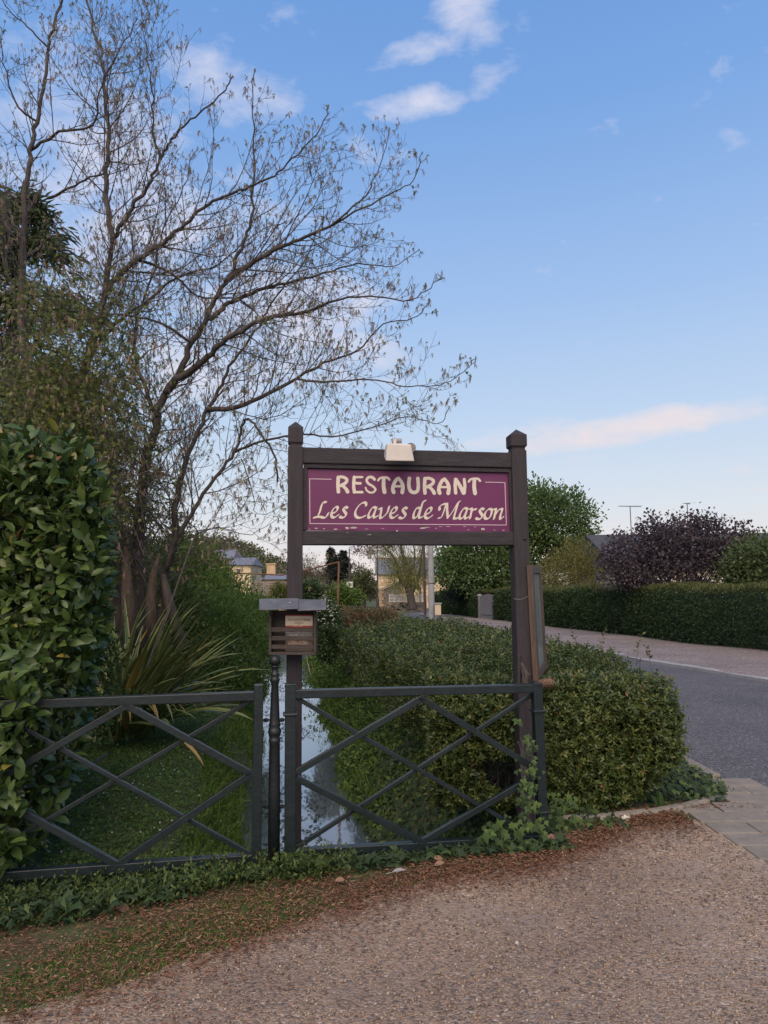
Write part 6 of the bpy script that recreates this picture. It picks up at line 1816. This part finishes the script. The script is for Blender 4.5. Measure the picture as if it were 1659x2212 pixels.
# white flowering viburnum and reddish shrub at the hedge end
vb = bush('viburnum_bush', 'dark bush dotted with white flower heads by the stream', 'bush', [E(705, 1345, 14.2, .22, .3, .30), E(700, 1328, 14.4, .24, .3, .24), E(712, 1372, 14, .16, .25, .18), E(706, 1402, 14, .18, .25, .22)], 800, 'cypress', .06, .035, 7, .05, nst=0)
p, nr = blob([E(705, 1345, 14.2, .24, .32, .32), E(700, 1326, 14.4, .26, .32, .26)], 230, .05, .2)
k = nr[:, 1] < .3; p, nr = p[k], nr[k]; n = len(p)
V, FF, r_ = leaves(OCT, OF, p, nr, up(n) + .01, rng.uniform(.016, .035, n), rng.uniform(.02, .04, n))
mk('flower_heads', V, FF, 'flower', vb, {'rnd': r_})['kind'] = 'stuff'
bush('reddish_shrub', 'shrub with reddish young shoots at the far end of the hedge', 'bush', [E(770, 1345, 15.5, .55, .6, .28), E(745, 1365, 15, .20, .4, .28), E(820, 1338, 15.8, .4, .6, .2), E(750, 1335, 16.5, .4, .5, .22)], 1000, 'redshrub', .06, .026, 6, .05, nst=30)

# ------------------------------------------------------------------ rusty pergola frame
pg = thing('pergola_frame', 'rusty pipe pergola frame over the stream bank', 'pergola', P(732, 1400, 15))
a0, a1 = P(732, 1214, 15), P(726, 1395, 15)
MB().tube([a1 + Vector((0, 0, -.3)), a0], .022, 8).build('upright', 'rust', pg)
b0, b1 = P(506, 1238, 16.5), P(499, 1330, 16.5)
MB().tube([b1 + Vector((0, 0, -.8)), b0], .024, 8).build('upright', 'rust', pg)
MB().tube([b0, P(560, 1240, 16.2), P(610, 1242, 15.8), P(660, 1232, 15.4), a0], .016, 8).build('top_pipe', 'rust', pg)
c0_ = P(570, 1248, 22)
tag(MB().tube([P(570, 1256, 22), P(569, 1320, 22)], .02, 6).build('washing_pole', 'concrete'), 'thin grey pole before the stone wall', 'pole')

# ------------------------------------------------------------------ stone wall, houses and wooded hill to the left
sw = thing('stone_wall', 'long old rubble wall with ivy below the hill houses', 'wall', P(620, 1310, 44))
s0, s1 = P(545, 1315, 44), P(700, 1315, 44)
stz = P(620, 1256, 44).z
MB().box(((s0.x + s1.x) / 2, 44.25, (stz + s0.z) / 2), (s1.x - s0.x, .5, stz - s0.z)).build('core', 'stone', sw)
rows_ = 14
for r_i in range(rows_):
    u = s0.x; h = (stz - s0.z) / rows_
    while u < s1.x:
        w = random.uniform(.16, .36)
        if random.random() < .85:
            MB().box((u + w / 2, 43.985, s0.z + h * (r_i + .5)), (w - .02, .05 + random.random() * .03, h - .02)).build('stone', 'stone', sw)
        u += w
broadleaf('wall_ivy', 'ivy curtain hanging over the rubble wall', B(600, 43.5), .3, .05, [E(605, 1275, 43.7, .55, .15, .5), E(585, 1300, 43.6, .8, .2, .3), E(650, 1285, 43.6, .5, .2, .4)], 260, 'vine', .10, .07, 8, .1)
def far_house(label, x0, x1, ybase, yeave, yridge, Y, mat, chim=None, dep=6.0, wins=()):
    a, b = P(x0, ybase, Y), P(x1, ybase, Y)
    ez, rz = P(x0, yeave, Y).z, P(x0, yridge, Y + dep / 2).z
    t = thing('far_house', label, 'house', ((a.x + b.x) / 2, Y, a.z), 'houses under the hill')
    MB().box(((a.x + b.x) / 2, Y + dep / 2, (a.z + ez) / 2 - 1.5), (b.x - a.x, dep, ez - a.z + 3)).build('wall', mat, t)
    x_a, x_b = a.x - .25, b.x + .25
    inset = .25
    MB().add([(x_a, Y - .3, ez), (x_b, Y - .3, ez), (x_b - inset, Y + dep / 2, rz), (x_a + inset, Y + dep / 2, rz), (x_a, Y + dep + .3, ez), (x_b, Y + dep + .3, ez)],
        [(0, 1, 2, 3), (3, 2, 5, 4), (1, 5, 2), (0, 3, 4)]).build('roof', 'farslate', t)
    if chim:
        c = P(chim, yridge, Y + dep / 2)
        ch_ = MB().box((c.x, Y + dep / 2, rz + .25), (.9, .6, 1.5)).build('chimney', mat, t)
        MB().box((c.x, Y + dep / 2, rz + 1.05), (1.05, .75, .12)).build('chimney_cap', 'ashlar2', ch_)
    for (u0, v0, u1, v1) in wins:
        p0, p1 = P(u0, v1, Y - .02), P(u1, v0, Y - .02)
        w_ = MB().box(((p0.x + p1.x) / 2, Y - .02, (p0.z + p1.z) / 2), (p1.x - p0.x, .06, p1.z - p0.z)).build('window', 'white', t)
        MB().box(((p0.x + p1.x) / 2, Y - .055, (p0.z + p1.z) / 2), ((p1.x - p0.x) * .75, .03, (p1.z - p0.z) * .8)).build('pane', 'poledark', w_)
broadleaf('hill_tree', 'olive tree standing before the hill houses', B(462, 60), 1.6, .14, [E(455, 1225, 60, 1.1, 1, 1.3), E(480, 1235, 60, .8, .8, 1.0), E(430, 1230, 60, 1.0, 1, 1.3)], 330, 'farwood', .24, .12, 9, .26, shell=.9)
far_house('cream house with slate roof half hidden by twigs', 495, 541, 1262, 1221, 1205, 78, 'ashlar', None, 7, ((512, 1228, 520, 1240),))
far_house('long slate roofed house climbing the wooded hill', 425, 500, 1240, 1208, 1188, 92, 'stone', 432, 7)
far_house('low cream house end with stubby chimney above the wall', 566, 612, 1262, 1252, 1240, 72, 'ashlar2', 586, 7)
far_house('tiny white shed beyond the stone wall', 699, 716, 1308, 1280, 1272, 66, 'white', None, 3)
hx = np.linspace(-75, 4, 50); hy = np.linspace(85, 190, 30)
HX, HYY = np.meshgrid(hx, hy)
def hillz(X, Y):
    return -.6 + 10.5 * np.exp(-((X + 38) / 20) ** 2 - ((Y - 135) / 38) ** 2) + 1.2 * np.sin(X * .2) * np.exp(-((X + 38) / 25) ** 2)
ix = np.arange(HX.size).reshape(HX.shape)
tag(mk('hill', np.stack([HX, HYY, hillz(HX, HYY)], -1).reshape(-1, 3), np.stack([ix[:-1, :-1], ix[:-1, 1:], ix[1:, 1:], ix[1:, :-1]], -1).reshape(-1, 4), 'ground', smooth=True), kind='structure')
n = 620
X = rng.uniform(-70, 0, n); Y = rng.uniform(97, 165, n); z = hillz(X, Y)
k = (z > .3)
cen = np.stack([X, Y, z + 1.2], -1)[k]
u = rdir(len(cen) * 60); u[:, 2] = np.abs(u[:, 2]) * 1.1 - .2
rad = rng.uniform(1.2, 2.6, len(cen)).repeat(60)
p = cen.repeat(60, 0) + u * rad[:, None] * rng.uniform(.6, 1.05, len(u))[:, None]
q = p; m = len(q)
leafobj('woodland', 'farwood', None, T_RH, F_RH, q, rdir(m) + u, rdir(m) + up(m), rng.uniform(.35, .8, m), rng.uniform(.2, .45, m), np.clip(rng.random(len(cen)).repeat(60) * .8 + .2 * rng.random(m), 0, 1))
tag(bpy.data.objects['woodland'], 'spring woodland covering the hill behind the houses', 'woodland', kind='stuff')
# tree line closing the view behind the house and the bungalow
n = 130
X = rng.uniform(-14, 70, n); Y = rng.uniform(110, 150, n)
cen = np.stack([X, Y, 0 * X + .8], -1); u = rdir(n * 60); rad = rng.uniform(1.2, 2.6, n).repeat(60)
q = cen.repeat(60, 0) + u * rad[:, None]; m = len(q)
leafobj('distant_treeline', 'farwood', None, T_RH, F_RH, q, rdir(m), rdir(m), rng.uniform(.4, .9, m), rng.uniform(.25, .5, m))
tag(bpy.data.objects['distant_treeline'], 'low distant line of trees on the horizon', 'trees', kind='stuff')

# ------------------------------------------------------------------ bungalow behind the purple tree
by = 30.0
bl, brr = P(1345, 1300, by).x, P(1659, 1300, by).x + 4
bz0, bez, brz = 0, 2.35, P(1500, 1153, by + 4).z
bg_ = thing('bungalow', 'long low bungalow with dark slate roof behind the purple tree', 'house', ((bl + brr) / 2, by, 0))
MB().box(((bl + brr) / 2, by + 4, bez / 2), (brr - bl, 8, bez)).build('wall', 'render', bg_)
MB().add([(bl - .3, by - .4, bez), (brr + .3, by - .4, bez), (brr + .3, by + 4, brz), (bl - .3, by + 4, brz), (bl - .3, by + 8.4, bez), (brr + .3, by + 8.4, bez)], [(0, 1, 2, 3), (3, 2, 5, 4), (0, 3, 4), (1, 5, 2)]).build('roof', 'darkslate', bg_)
for xx in np.linspace(bl + 1.5, brr - 2, 5):
    w_ = MB().box((xx, by - .01, 1.35), (1.3, .08, 1.1)).build('window', 'white', bg_)
    MB().box((xx, by - .06, 1.35), (1.1, .03, .92)).build('pane', 'poledark', w_)
def aerial(label, x, ytop, wpx, Y, n_el):
    b = P(x, 1155, Y); tp_ = P(x, ytop, Y)
    t = thing('tv_aerial', label, 'aerial', (b.x, Y, b.z), 'roof aerials on the bungalow')
    MB().tube([Vector((b.x, Y, b.z - .4)), Vector((b.x, Y, tp_.z))], .022, 6).build('mast', 'antenna', t)
    hw = wpx / FPX * Y / 2
    MB().tube([Vector((b.x - hw, Y, tp_.z + .02)), Vector((b.x + hw, Y + .02, tp_.z - .02))], .014, 5).build('boom', 'antenna', t)
    for xx in np.linspace(-hw * .95, hw * .95, n_el):
        MB().tube([(b.x + xx, Y - .16, tp_.z + .02), (b.x + xx, Y + .16, tp_.z + .02)], .008, 4).build('element', 'antenna', t)
    return t
aerial('wide comb shaped television aerial on a tall mast', 1364, 1094, 50, 33.8, 13)
ae = aerial('small tilted television aerial right of the wide one', 1488, 1088, 14, 33.8, 5)
